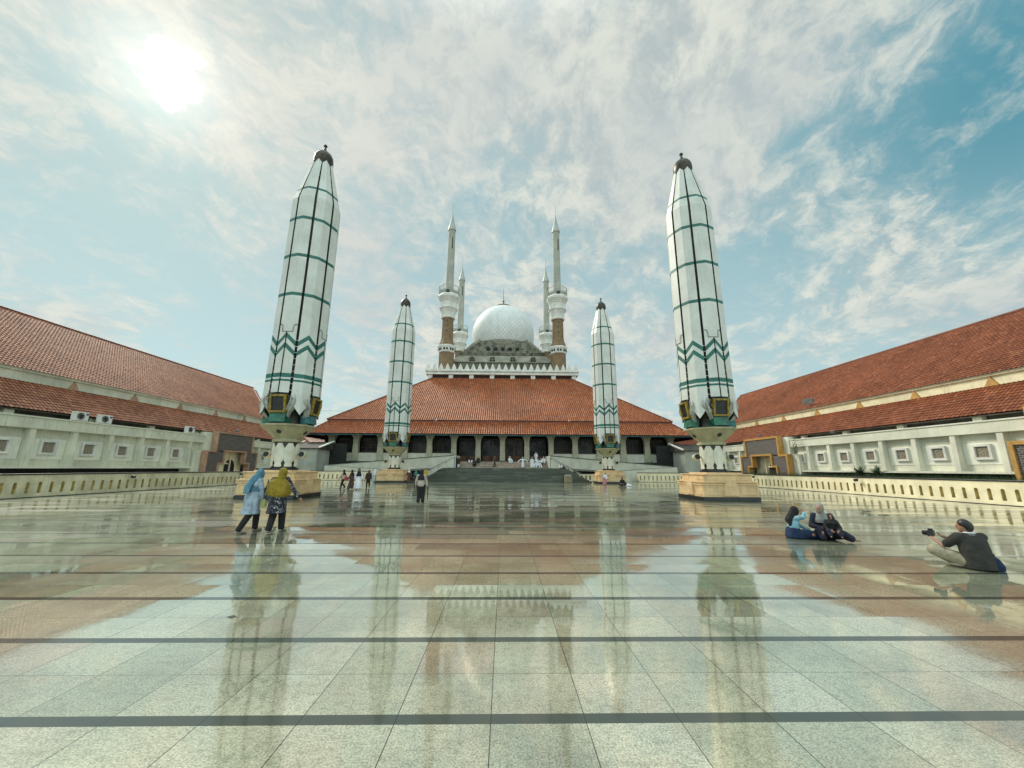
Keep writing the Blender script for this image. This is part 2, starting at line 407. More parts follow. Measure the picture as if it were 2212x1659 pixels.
def floor_mat():
    m = bpy.data.materials.new('wet_granite'); m.use_nodes = True
    t = NT(m.node_tree); b = m.node_tree.nodes['Principled BSDF']
    pos = t.new('ShaderNodeNewGeometry').outputs['Position']
    x, y, z = t.xyz(pos)
    ys = t.m('DIVIDE', t.m('SUBTRACT', y, 2.905), 1.206)
    fy = t.m('FRACT', ys); row = t.m('FLOOR', ys)
    stripe = t.m('LESS_THAN', fy, .088)
    half = t.m('GREATER_THAN', fy, .52)
    rowid = t.m('ADD', t.m('MULTIPLY', row, 2.), half)
    xs = t.m('DIVIDE', t.m('ADD', x, .07), .625)
    fx = t.m('FRACT', xs); ci = t.m('FLOOR', xs)
    cell = t.comb(ci, rowid, 1.); rnd = t.white(cell); rcol = t.white(cell, True)
    slab = t.comb(t.m('FLOOR', t.m('DIVIDE', ci, 3.)), t.m('FLOOR', t.m('DIVIDE', rowid, 2.)), 7.)
    jx = t.m('MINIMUM', fx, t.m('SUBTRACT', 1., fx))
    jy = t.m('ABSOLUTE', t.m('SUBTRACT', fy, .52))
    jw = t.m('ADD', .0035, t.m('MULTIPLY', t.white(t.comb(ci, 3., 3.)), .0035))
    joint = t.m('MAXIMUM', t.m('LESS_THAN', jx, jw), t.m('LESS_THAN', jy, .0022))
    # stone colour
    tone = t.ramp(rnd, [(0., (.19, .19, .15)), (.3, (.28, .275, .23)), (.55, (.24, .225, .18)), (.72, (.30, .295, .25)), (.86, (.24, .19, .155)), (1., (.34, .335, .29))])
    tone = t.mix(1., t.mix(.25, tone, (.265, .262, .222)), (2.66, 2.58, 2.30), 'MULTIPLY')
    blotch = t.noise(pos, .55, 5, .6)
    tone = t.mix(t.m('MULTIPLY', t.map(blotch, .42, .62), .4), tone, (.155, .16, .12))
    warm = t.noise(t.v('ADD', pos, (31., 7., 0.)), .8, 4, .6)
    tone = t.mix(t.m('MULTIPLY', t.map(warm, .52, .72), .22), tone, (.27, .205, .165))
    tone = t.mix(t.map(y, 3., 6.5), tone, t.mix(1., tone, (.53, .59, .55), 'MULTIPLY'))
    lx = t.m('FLOOR', t.m('ADD', t.m('DIVIDE', x, 2.6), t.m('MULTIPLY', t.white(t.comb(rowid, 5., 2.)), 7.)))
    plank = t.white(t.comb(lx, rowid, 4.))
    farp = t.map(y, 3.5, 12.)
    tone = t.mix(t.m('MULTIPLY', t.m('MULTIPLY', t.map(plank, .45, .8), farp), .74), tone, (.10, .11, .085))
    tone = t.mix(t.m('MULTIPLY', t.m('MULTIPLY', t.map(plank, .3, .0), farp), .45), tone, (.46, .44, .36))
    sp = t.noise(pos, 75., 3, .75)
    tone = t.mix(t.map(sp, .40, .58), t.mix(1., tone, (.68, .69, .68), 'MULTIPLY'), t.mix(1., tone, (1.25, 1.25, 1.24), 'MULTIPLY'))
    sp2 = t.noise(pos, 17., 4, .75)
    tone = t.mix(t.m('MULTIPLY', t.map(sp2, .45, .65), .30), tone, (.12, .125, .095))
    # wet film darkens the stone, in drawn-out puddles
    pud = t.noise(t.v('MULTIPLY', pos, (.16, .55, 1.)), 1., 6, .62, .6)
    wet = t.map(pud, .40, .60)
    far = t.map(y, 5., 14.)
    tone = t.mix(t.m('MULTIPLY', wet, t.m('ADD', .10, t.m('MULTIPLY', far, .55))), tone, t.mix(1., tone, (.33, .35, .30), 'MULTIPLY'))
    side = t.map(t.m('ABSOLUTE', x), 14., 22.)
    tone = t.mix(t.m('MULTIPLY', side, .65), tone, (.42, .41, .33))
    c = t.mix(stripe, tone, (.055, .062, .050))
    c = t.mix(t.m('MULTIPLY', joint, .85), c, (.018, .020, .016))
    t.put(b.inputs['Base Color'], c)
    rgh = t.m('ADD', .022, t.m('MULTIPLY', t.m('SUBTRACT', 1., wet), .035))
    rgh = t.m('ADD', rgh, t.m('MULTIPLY', t.map(y, 2., 6., 1., 0.), .05))
    rgh = t.m('ADD', rgh, t.m('MULTIPLY', farp, t.m('ADD', t.m('MULTIPLY', t.map(plank, .25, .75), .13), t.m('MULTIPLY', t.m('SUBTRACT', 1., wet), .07))))
    t.put(b.inputs['Roughness'], rgh); t.put(b.inputs['Metallic'], t.m('MULTIPLY', t.m('SUBTRACT', 1., stripe), t.map(y, 3., 6.5, .64, .12)))
    b.inputs['IOR'].default_value = 1.95; t.put(b.inputs['Specular IOR Level'], t.m('SUBTRACT', .5, t.m('MULTIPLY', stripe, .34)))
    t.put(b.inputs['Coat Weight'], t.m('SUBTRACT', .5, t.m('MULTIPLY', stripe, .45))); b.inputs['Coat IOR'].default_value = 1.33
    t.put(b.inputs['Coat Roughness'], t.m('ADD', .02, t.m('MULTIPLY', farp, t.m('MULTIPLY', plank, .10))))
    # every slab lies at its own very slight angle, the water film ripples
    tl = t.v('SCALE', t.v('SUBTRACT', rcol, (.5, .5, .5)), scale=.0075)
    sl_ = t.v('MULTIPLY', t.v('SUBTRACT', t.white(t.comb(lx, rowid, 9.), True), (.5, .5, .5)), (.004, .022, 0.))
    wv = t.v('SCALE', t.v('SUBTRACT', t.noise(t.v('MULTIPLY', pos, (.6, 2.2, 1.)), 1.2, 3, .55, col=True), (.5, .5, .5)), scale=.011)
    wf = t.v('SCALE', t.v('SUBTRACT', t.noise(pos, 34., 2, .5, col=True), (.5, .5, .5)), scale=.008)
    sm = t.v('MULTIPLY', t.v('ADD', t.v('ADD', tl, sl_), t.v('ADD', wv, wf)), (1., 1., 0.))
    nn = t.v('NORMALIZE', t.v('ADD', sm, (0., 0., 1.)))
    t.put(b.inputs['Normal'], nn); t.put(b.inputs['Coat Normal'], nn)
    return m
FLOOR = floor_mat()

def steps_mat():
    m = bpy.data.materials.new('dark_step_stone'); m.use_nodes = True
    t = NT(m.node_tree); b = m.node_tree.nodes['Principled BSDF']
    pos = t.new('ShaderNodeNewGeometry').outputs['Position']; x, y, z = t.xyz(pos)
    cell = t.comb(t.m('FLOOR', t.m('MULTIPLY', x, .7)), t.m('FLOOR', t.m('MULTIPLY', z, 6.6)), t.m('FLOOR', t.m('MULTIPLY', y, 3.)))
    c = t.ramp(t.white(cell), [(0., (.03, .045, .026)), (.5, (.085, .105, .065)), (.9, (.15, .17, .11)), (1., (.25, .27, .19))])
    c = t.mix(t.map(t.noise(pos, 1.4, 5, .65), .4, .7), c, (.05, .06, .045))
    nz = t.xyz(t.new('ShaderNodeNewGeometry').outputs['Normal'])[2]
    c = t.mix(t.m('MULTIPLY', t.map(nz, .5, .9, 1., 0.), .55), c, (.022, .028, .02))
    t.put(b.inputs['Base Color'], c); b.inputs['Roughness'].default_value = .3
    return m
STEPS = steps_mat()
PALES = mat('pale_step_stone', (.33, .26, .20), .4, .25, 1.5, fine=.2)

# ------------------------------------------------------------------ ground
g = MB(); g.add([(-3000, -500, -.03), (3000, -500, -.03), (3000, 5000, -.03), (-3000, 5000, -.03)], [(0, 1, 2, 3)])
tag(g.build('ground', mat('earth', (.10, .10, .07), .9, .3, .3)), kind='structure')
g = MB(); g.add([(-31, -12, 0), (31, -12, 0), (31, 58, 0), (-31, 58, 0)], [(0, 1, 2, 3)])
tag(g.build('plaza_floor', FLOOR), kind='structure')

# ------------------------------------------------------------------ balustrades
def niche_wall(name, label, length, h, th, n, loc, rz, z0=.22, z1=.70, wn=.17, mt=CREAM, group=None, depth=None, through=False):
    """wall along local +x, front face at local y=0 facing -y, arched slots"""
    root = thing(name, label, 'balustrade', loc, rz, group)
    mb = MB(); cw = length/n; ar = wn/2; dep = depth or (.15 if not through else th*.8)
    K = 6
    arc = [(ar*math.cos(PI*k/K), z1-ar*0+ar*math.sin(PI*k/K)) for k in range(K+1)]  # right to left over the top
    hole = [(-ar, z0), (ar, z0)]+arc      # ccw from bottom left
    for i in range(n):
        c = (i+.5)*cw; x0, x1 = i*cw, (i+1)*cw
        mb.box(x0, x1, 0, th, 0, z0)
        # front face with hole, as ring of quads to outer rectangle
        outer = [(x0-c, z0), (x1-c, z0)]
        for (hx, hz) in arc:
            a = math.atan2(hz-(z1), hx)
            if abs(hx) >= ar*.7: outer.append((math.copysign(cw/2, hx), hz if hz < z1+.02 else h))
            else: outer.append((hx/ar*cw/2, h))
        outer[2] = (cw/2, z1)
        outer[-1] = (-cw/2, z1)
        outer[3] = (cw/2, h); outer[-2] = (-cw/2, h)
        m = len(hole)
        vs = [(c+p[0], 0, p[1]) for p in hole]+[(c+p[0], 0, p[1]) for p in outer]
        fs = [(k, (k+1) % m, m+(k+1) % m, m+k)[::-1] for k in range(1, m)]
        mb.add(vs, fs)
        # reveals
        vs = [(c+p[0], 0, p[1]) for p in hole]+[(c+p[0], dep, p[1]) for p in hole]
        mb.add(vs, [(k, m+k, m+(k+1) % m, (k+1) % m)[::-1] for k in range(m)], 1)
        if not through: mb.add([(c+p[0], dep, p[1]) for p in hole], [tuple(range(m))[::-1]], 1)
        else:
            mb.box(x0, c-ar, th*.9, th, z0, z1); mb.box(c+ar, x1, th*.9, th, z0, z1); mb.box(x0, x1, th*.9, th, z1, h)
    mb.add([(0, th, 0), (length, th, 0), (length, th, h), (0, th, h)], [(0, 1, 2, 3)[::-1]]) if not through else None
    mb.add([(0, 0, h), (length, 0, h), (length, th, h), (0, th, h)], [(0, 1, 2, 3)])
    mb.add([(0, 0, 0), (0, th, 0), (0, th, h), (0, 0, h)], [(0, 1, 2, 3)]); mb.add([(length, 0, 0), (length, th, 0), (length, th, h), (length, 0, h)], [(0, 1, 2, 3)])
    mb.build('wall', [mt, YELLOW], root)
    c = MB(); c.box(-.02, length+.02, -.04, th+.04, h+.002, h+.075); c.build('coping', BLACK, root, bevel=.01)
    k = MB(); k.box(-.02, length+.02, -.03, -.002, .004, .03); k.build('base_strip', BLACK, root)
    return root
CREAML = mat('cream_stone_weathered', (.62, .57, .38), .65, .14, 1.2, .45, dirt=(.22, .21, .12))
# left: runs from (-24.6,12) to (-24.6,50); front faces +x
niche_wall('balustrade', 'long weathered cream balustrade with arched slots along the left side of the plaza', 37.8, 1.14, .35, 70, (-24.6, 12.1, 0), R(90), mt=CREAML)
bpy.data.objects['balustrade'].scale = (1, 1, 1)
# mirrored one on the right: front must face -x
niche_wall('balustrade', 'long bright cream balustrade with arched slots along the right side of the plaza', 37.8, 1.12, .35, 70, (24.25, 49.9, 0), R(-90))
for o in bpy.data.objects:
    if o.name == 'balustrade':      # left one: local front (-y) must face +x
        pass
niche_wall('balustrade', 'short cream balustrade left of the steps, behind the walking visitors', 7.6, 1.12, .3, 14, (-24.58, 50.25, 0), 0, through=True)
niche_wall('balustrade', 'short cream balustrade right of the steps, in front of the right ramp', 7.0, 1.12, .3, 13, (17.2, 50.2, 0), 0, through=True)
niche_wall('balustrade', 'low cream balustrade between the dark steps and the far right umbrella pedestal', 3.2, .95, .25, 6, (9.9, 51.2, 0), 0, through=True)
for i, (x, y, z) in enumerate(((-24.5, 26.43, .95), (24.15, 37.47, .95), (24.15, 26.46, .98), (-24.5, 37.0, .98))):
    L = ['small dark spotlight under the coping of the left balustrade, the nearer', 'small dark spotlight on the right balustrade near the umbrella pedestal', 'small dark spotlight on the right balustrade, nearer to the seated group', 'small dark spotlight at the far end of the left balustrade'][i]
    sgn = 1 if x < 0 else -1
    th_ = thing('spotlight', L, 'spotlight', (x, y, z))
    m_ = MB(); m_.box(0, .1*sgn, -.03, .03, .06, .10); m_.build('bracket', METAL, th_)
    m_ = MB(); m_.box(.08*sgn, .26*sgn, -.09, .09, -.04, .12, M=Matrix.Rotation(.25*sgn, 4, 'Y')); m_.build('lamp_head', BLACK, th_, bevel=.01)

# ------------------------------------------------------------------ tiled roofs
def tiled(name, A, u, v, L, rng, rib, course, amp, step, parent, mt, seg=4):
    """A origin on the eave, u along eave, v up-slope (unit), rng(s)->(t0,t1)"""
    A = Vector(A); u = Vector(u).normalized(); v = Vector(v).normalized(); nrm = u.cross(v)
    if nrm.z < 0: nrm = -nrm
    ncol = int(L/rib)*seg; tmax = max(rng(L*i/200)[1] for i in range(201)); nr = int(tmax/course)+1
    ts = []
    for j in range(nr): ts += [(j*course, 0.), (j*course+course*.96, 1.)]
    mb = MB(); uv = []; W = len(ts); 
    for i in range(ncol+1):
        s = min(L, i*rib/seg); a, b = rng(s); wv = amp*abs(math.sin(PI*i/seg))**.8 if seg > 2 else amp*(i % 2)
        wv = amp*(.5-.5*math.cos(2*PI*i/seg))
        for (tt, q) in ts:
            tc = max(a, min(b, tt)); h = wv+step*(1-q)
            mb.v.append(tuple(A+u*s+v*tc+nrm*h)); uv.append((s/rib, tc/course))
    for i in range(ncol):
        for j in range(W-1):
            a, b = rng(min(L, (i+.5)*rib/seg))
            if ts[j][0] > b or ts[j+1][0] < a: continue
            k = i*W+j; mb.f.append((k, k+W, k+W+1, k+1)); mb.m.append(0)
    mb.uv = uv
    return mb.build(name, mt, parent, smooth=True)

# ------------------------------------------------------------------ side wings
def wing(s, label, tmt, wmt, trim, dy, cl, ext):
    root = thing('side_hall', label, 'hall')
    X = lambda a: s*a
    y_end = 62.
    y0 = 13.6+dy
    def seg(ya, yb, nm, lastpier=True):
        b = MB()
        b.box(X(30.45), X(31.2), ya, yb, 1.59, 3.95); b.build('wall', wmt, root)
        b = MB(); b.box(X(30.0), X(31.2), ya, yb, 3.94, 4.68); b.box(X(29.94), X(30.2), ya, yb, 4.62, 4.72); b.build('parapet', wmt, root, bevel=.015)
        b = MB(); b.box(X(30.0), X(31.2), ya, yb, 1.45, 1.60); b.build('floor_slab', wmt, root)
    b = MB(); b.box(X(31.2), X(33), 12, y_end, 0, 1.45); b.build('base_wall', DARK, root)
    yP0, yP1 = (39.4, 47.3) if s < 0 else (40.2, 48.1)
    seg(12, yP0, 'a'); seg(yP1, y_end-4, 'b')
    piers = [25.2+dy+2.53*k for k in range(-5, 6)]+[yP1+1.1, yP1+3.6, yP1+6.1]
    for py in piers:
        if py > yP0-.8 and py < yP1: continue
        b = MB()
        b.prism([(X(30.46), 1.59), (X(30.0), 1.59), (X(30.06), 3.95), (X(30.46), 3.95)], 'y', py-.16, py+.16)
        b.build('pier', wmt, root)
        wy = py+1.26
        if wy+.6 > yP0 and wy < yP1: continue
        fr = MB()
        for a0, a1, c0, c1 in ((-.5, .5, 3.14, 3.30), (-.5, .5, 2.32, 2.46), (-.5, -.36, 2.46, 3.14), (.36, .5, 2.46, 3.14)):
            fr.box(X(30.26), X(30.425), wy+a0, wy+a1, c0, c1)
        f = fr.build('window_frame', WHITE, root, bevel=.012)
        pf = MB(); pf.box(X(30.415), X(30.449), wy-1.07, wy+1.07, 2.02, 3.36); pf.build('raised_field', FIELD, root, bevel=.01)
        sc_ = MB(); sc_.box(X(30.37), X(30.412), wy-.36, wy+.36, 2.46, 3.14)
        for q in range(9):
            a = q*40; sc_.ell((X(30.37), wy+.2*math.cos(R(a))*(q > 0), 2.8+.2*math.sin(R(a))*(q > 0)), .03, .055, .055, 8, 5)
        sc_.build('carved_screen', PERF, f)
    # clerestory and gallery behind the parapet
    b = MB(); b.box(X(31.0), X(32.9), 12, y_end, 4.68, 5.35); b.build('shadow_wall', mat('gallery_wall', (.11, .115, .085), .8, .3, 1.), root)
    py = 14.
    b = MB()
    while py < y_end: b.box(X(30.6), X(30.95), py, py+.5, 4.70, 5.15); py += 4.95
    b.build('roof_stub', wmt, root)
    # lower tile roof
    e = Vector((X(30.4), 11.5, 5.13)); top = Vector((X(33.05), 11.5, 7.27)); vv = top-e
    tiled('lower_roof', e, (0, 1, 0), vv, y_end-11.5, lambda q: (0, vv.length), .25, .33, .05, .035, root, tmt)
    b = MB(); b.prism([(X(30.42), 5.02), (X(30.42), 5.10), (X(33.0), 7.16), (X(33.0), 7.05)], 'y', 11.5, y_end); b.build('eave_board', WOODD, root)
    # band with stepped orange ornaments
    b = MB(); b.box(X(33.06), X(33.6), 11.5, 55.9, 7.0, 8.02); b.box(X(32.92), X(33.5), 11.5, 55.9, 7.93, 8.10); b.build('band_wall', CREAM if s > 0 else WALL, root)
    y = 29.45-4.95*3 if s < 0 else 24.75-4.95*2
    while y < 55.5:
        b = MB(); pts = []
        for k in range(5): pts += [(y-.42+.085*k, 7.22+.135*k), (y-.42+.085*k+.05, 7.22+.135*(k+1)-.03)]
        pts += [(y, 7.92)]
        pts = pts+[(2*y-p[0], p[1]) for p in pts[::-1][1:]]
        b.prism(pts, 'x', X(32.96), X(33.058)); b.build('stepped_ornament', trim, root)
        y += 4.95
    # upper roof
    e = Vector((X(32.8), 11.5, 8.07)); top = Vector((X(42), 11.5, 14.45)); vv = top-e; Lv = vv.length
    ye = 54.4 if s < 0 else 56.2
    yr = 63.6 if s < 0 else 66.4
    L = yr-11.5
    def rg(q):
        yy = 11.5+q
        if yy <= ye: return (0, Lv)
        return ((yy-ye)/(yr+.6-ye)*Lv, Lv)
    tiled('upper_roof', e, (0, 1, 0), vv, L, rg, .25, .33, .05, .035, root, tmt)
    b = MB(); b.box(X(32.86), X(33.02), 11.5, ye, 7.86+.2, 8.06+.05); b.build('gutter', wmt, root)
    b = MB(); b.caps((X(42.02), 11.5, 14.50), (X(42.02), yr, 14.50), .13, .13, 8); b.caps((X(42.02), yr, 14.5), (X(33.2), ye+.2, 8.4), .10, .10, 8); b.build('ridge_cap', tmt if False else mat('ridge_tile', (.16, .055, .035), .6), root)
    # back slope, so the hall is a solid roof from elsewhere
    b = MB(); b.add([(X(42.1), 11.5, 14.45), (X(42.1), yr, 14.45), (X(51), yr, 8.), (X(51), 11.5, 8.)], [(0, 1, 2, 3)]); b.add([(X(33), ye, 8.), (X(42.1), yr, 14.4), (X(51), yr, 8.)], [(0, 1, 2)]); b.build('back_roof', mat('plain_tile', (.24, .07, .04), .6), root)
    b = MB(); b.box(X(33.6), X(50.5), 12, ye, .0, 7.9); b.build('hall_body', GREYW, root)
    # brick portal
    def portal(pr, ya, yb, cut):
        xf = 29.4; w1 = yb-ya
        a1, a2 = ya+1.1, yb-1.1
        hgt = 5.1; z1 = 3.12
        outer = [(ya, 0), (ya, z1), (a1, z1), (a1, hgt), (a2, hgt), (a2, z1+.1), (yb, z1+.1), (yb, 0)]
        o1, o2, o3, o4 = ya+w1*.21, ya+w1*.30, yb-w1*.27, yb-w1*.17
        zo1, zo2 = 1.97, 3.25
        hole = [(o4, 0), (o4, zo1), (o3, zo1), (o3, zo2), (o2, zo2), (o2, zo1), (o1, zo1), (o1, 0)]
        b = MB()
        # infill split in simple rectangles around the stepped opening
        for (p, q, zz0, zz1) in ((ya, o1, 0, z1), (o4, yb, 0, z1+.1), (o1, o2, zo1, z1), (o3, o4, zo1, z1+.1), (a1, a2, zo2 if False else z1+.1, hgt), (o2, o3, zo2, z1+.1) if zo2 < z1 else (o2, o3, z1+.1, zo2)):
            if zz1-zz0 > .01 and not (p == o2 and zz0 == z1+.1): b.box(X(xf), X(xf+.5), p, q, zz0, zz1)
        b.build('brick_infill', BRICKW, pr)
        def strip(mbx, pts, w, xx):
            for (p, q) in zip(pts, pts[1:]):
                y_a, y_b = sorted((p[0], q[0])); z_a, z_b = sorted((p[1], q[1]))
                if y_b-y_a < 1e-6: mbx.box(X(xx), X(xf+.45), y_a-w/2, y_a+w/2, z_a-(w/2 if z_a > .1 else 0), z_b+w/2)
                else: mbx.box(X(xx+.012), X(xf+.45), y_a+w/2+.001, y_b-w/2-.001, z_a-w/2, z_a+w/2)
        b = MB(); strip(b, outer, .22 if s > 0 else .13, xf-.10); b.build('outer_trim', trim, pr)
        b = MB(); strip(b, hole, .20 if s > 0 else .15, xf-.14); b.build('opening_trim', trim, pr)
        # passage inside
        b = MB(); b.box(X(30.3), X(30.4), o1-.1, o4+.1, 0, 3.35); b.build('niche_back', CREAM, pr)
        b = MB(); b.box(X(30.0), X(30.29), o1, (o1+o4)/2, 1.90, 2.02); b.box(X(30.1), X(30.29), (o1+o4)/2+.4, (o1+o4)/2+.52, 0, 3.2); b.build('niche_ledge', CREAM, pr)
        b = MB()
        n = 8; arc = [((o1+o4)/2-.6*s+.75*math.cos(PI*k/n), 1.5+.9*math.sin(PI*k/n)) for k in range(n+1)]
        arc = [(arc[0][0], 0)]+arc+[(arc[-1][0], 0)]
        b.prism(arc, 'x', X(30.20), X(30.285)); b.build('dark_doorway', DARK, pr)
        # plastered return walls of the gate
        b = MB(); b.box(X(xf+.5), X(30.98), a1-.9, a1-.02, z1 if False else 3.2, 5.05); b.box(X(xf+.5), X(31.1), ya-.9, ya-.02, 0, 3.2)
        b.box(X(xf+.5), X(30.9), a1+.0, a2, z1+.15, 5.0); b.build('return_wall', wmt, pr)
    pr = thing('portal', ('dark brick portal with stepped salmon trim in front of the left hall' if s < 0 else 'brown brick portal with stepped orange trim beside the near right umbrella'), 'gateway')
    portal(pr, yP0-.25, yP1-.3, False)
    if s > 0:
        pr = thing('portal', 'orange-trimmed brick portal cut off by the right edge of the photo', 'gateway')
        portal(pr, 13.9, 21.9, True)
    # gallery roof that closes the corner toward the mosque
    c = thing('corner_gallery', 'low tiled gallery roof closing the corner between the %s hall and the mosque' % ('left' if s < 0 else 'right'), 'building')
    e = Vector((X(26.5) if s < 0 else X(44), 62.2, 4.9)); e = Vector((min(X(26.), X(44.)), 62.2, 4.9))
    vv = Vector((0, 5, 3.4)); tiled('roof', e, (1, 0, 0), vv, 18., lambda q: (0, vv.length), .3, .4, .05, .03, c, tmt, 2)
    b = MB(); b.box(X(26.3), X(43.6), 62.8, 68, 0, 4.8); b.build('wall', GREYW, c)
    return root
wing(-1, 'long hall on the left with tall red-brown tile roof and pale panelled wall', TILE_L, WALL, TRIMP, 0., None, 0)
wing(1, 'long hall on the right with deep red tile roof and cream panelled wall', TILE_R, WALLR, TRIM, .15, None, 0)

# air conditioners on the left parapet
for i, (y, z, L) in enumerate(((27.75, 4.74, 'white air conditioner on the left hall parapet, nearest to the camera'), (29.45, 4.74, 'white air conditioner with blue label, middle one on the left hall parapet'), (37.5, 4.74, 'white air conditioner on the left parapet, last one before the brick portal'))):
    a = thing('air_conditioner', L, 'air conditioner', (-29.97, y, z-.02), 0, 'air conditioners on the left parapet')
    b = MB(); b.box(-.02, -.36, -.44, .44, .03, .64); b.build('casing', WHITE, a, bevel=.02)
    b = MB(); b.lathe([(0, .25), (.015, .25)], 24); 
    f = b.build('fan_grille', METAL, a); f.rotation_euler = (0, R(90), 0); f.location = (-.018, -.10, .34)
    b = MB()
    for k in range(3): b.box(-.20, .20, -.035, .035, .017, .024, M=Matrix.Rotation(k*PI/3, 4, 'Z'))
    b.lathe([(.017, .06), (.03, .06)], 12)
    q = b.build('fan_blades', BLACK, f)
    b = MB(); b.box(-.018, -.01, .24, .40, .44, .58); b.build('label_plate', mat('label_blue', (.03, .10, .25), .4), a)
    b = MB(); b.box(-.05, -.33, -.38, -.30, 0, .03); b.box(-.05, -.33, .30, .38, 0, .03); b.build('foot', METAL, a)
for x, y, z, L in ((-29.6, 43.2, 5.2, 'small floodlight on top of the left brick portal'), (29.6, 43.9, 5.2, 'small floodlight on top of the right brick portal'), (30.0, 34.5, 4.72, 'small white floodlight on the right hall parapet')):
    a = thing('floodlight', L, 'floodlight', (x, y, z))
    b = MB(); b.caps((0, 0, 0), (0, 0, .18), .02, .02, 6); b.box(-.02, .02, -.16, .16, .16, .19); b.build('bracket', METAL, a)
    b = MB(); b.box(-.12, .12, -.15, .15, .2, .44, M=Matrix.Rotation(.3*(1 if x < 0 else -1), 4, 'Y')); b.build('lamp_head', METAL, a, bevel=.02)
a = thing('panel_antenna', 'flat grey panel antenna on a short mast at the edge of the right hall roof', 'antenna', (32.9, 40.4, 8.1))
b = MB(); b.caps((0, 0, 0), (0, 0, .8), .03, .03, 6); b.build('mast', METAL, a)
b = MB(); b.box(-.04, .04, -.75, .75, .55, 1.1); 
for k in range(6): b.box(-.07, -.04, -.7+k*.25, -.6+k*.25, .6, 1.05)
b.build('grid_panel', METAL, a)
# climbing plant on the right portal return
def leafy(n, c, sx, sy, sz, ls, mt, name, parent, seed=1, up=.3):
    rd = random.Random(seed); b = MB()
    for i in range(n):
        p = Vector((c[0]+rd.gauss(0, sx), c[1]+rd.gauss(0, sy), c[2]+rd.gauss(0, sz)))
        a = Vector((rd.uniform(-1, 1), rd.uniform(-1, 1), rd.uniform(-.4, 1))).normalized(); q = a.orthogonal().normalized()*ls*.3; a = a*ls
        b.add([p, p+a*.5+q, p+a, p+a*.5-q], [(0, 1, 2, 3)])
    return b.build(name, mt, parent)
LEAF = mat('leaf', (.045, .085, .025), .5, .4, 8.)
a = thing('creeper', 'dark creeper hanging on the corner of the right brick portal', 'plant', (29.5, 38.8, 3.3))
leafy(160, (0, 0, .5), .12, .15, .45, .16, LEAF, 'foliage', a, 3)
b = MB(); b.tube([(0.1, 0, -.3), (.05, .1, .3), (.1, 0, 1.2)], .015, 5); b.build('stem', WOODD, a)
# two cycads behind the right balustrade
for k, (y, L) in enumerate(((29.3, 'spiky green cycad behind the right balustrade, the farther of two'), (27.95, 'spiky green cycad behind the right balustrade, the nearer of two'))):
    a = thing('cycad', L, 'plant', (27., y, 0), k*1.2, 'cycads behind the right balustrade')
    b = MB(); b.lathe([(0, .16), (.5, .14), (1.1, .15), (1.3, .12)], 10); b.build('trunk', WOODD, a)
    b = MB(); rd = random.Random(k)
    for i in range(46):
        az = i*2.4+rd.uniform(-.2, .2); el = rd.uniform(.1, 1.3); L_ = rd.uniform(.6, .85); pts = []
        for j in range(8):
            q = j/7; rr = L_*q*math.cos(el)*(1+.1*q); zz = 1.25+L_*q*math.sin(el)-.35*q*q*math.cos(el)
            pts.append(Vector((rr*math.cos(az), rr*math.sin(az), zz)))
        for j in range(1, 8):
            d_ = (pts[j]-pts[j-1]).normalized(); sd_ = Vector((-math.sin(az), math.cos(az), 0))
            for sg in (-1, 1):
                tip = pts[j]+sd_*sg*.16*(1-.6*j/8)+d_*.10+Vector((0, 0, .03))
                b.add([pts[j-1], pts[j], tip], [(0, 1, 2)])
    b.build('fronds', LEAF, a)
b = MB(); rd = random.Random(5)
for i in range(9000):
    x = rd.uniform(25, 30.8); y = rd.uniform(14, 48); sgn = 1
    h = rd.uniform(.05, .16)*(3.2 if rd.random() < .12 else 1); q = rd.uniform(0, PI); dx_, dy_ = .02*math.cos(q), .02*math.sin(q)
    b.add([(x-dx_, y-dy_, -.0), (x+dx_, y+dy_, 0), (x+rd.uniform(-.05, .05), y+rd.uniform(-.05, .05), 1.25+h)], [(0, 1, 2)])
tag(b.build('ground_cover', LEAF), 'low green ground cover in the bed behind the right balustrade', 'ground cover', kind='stuff')

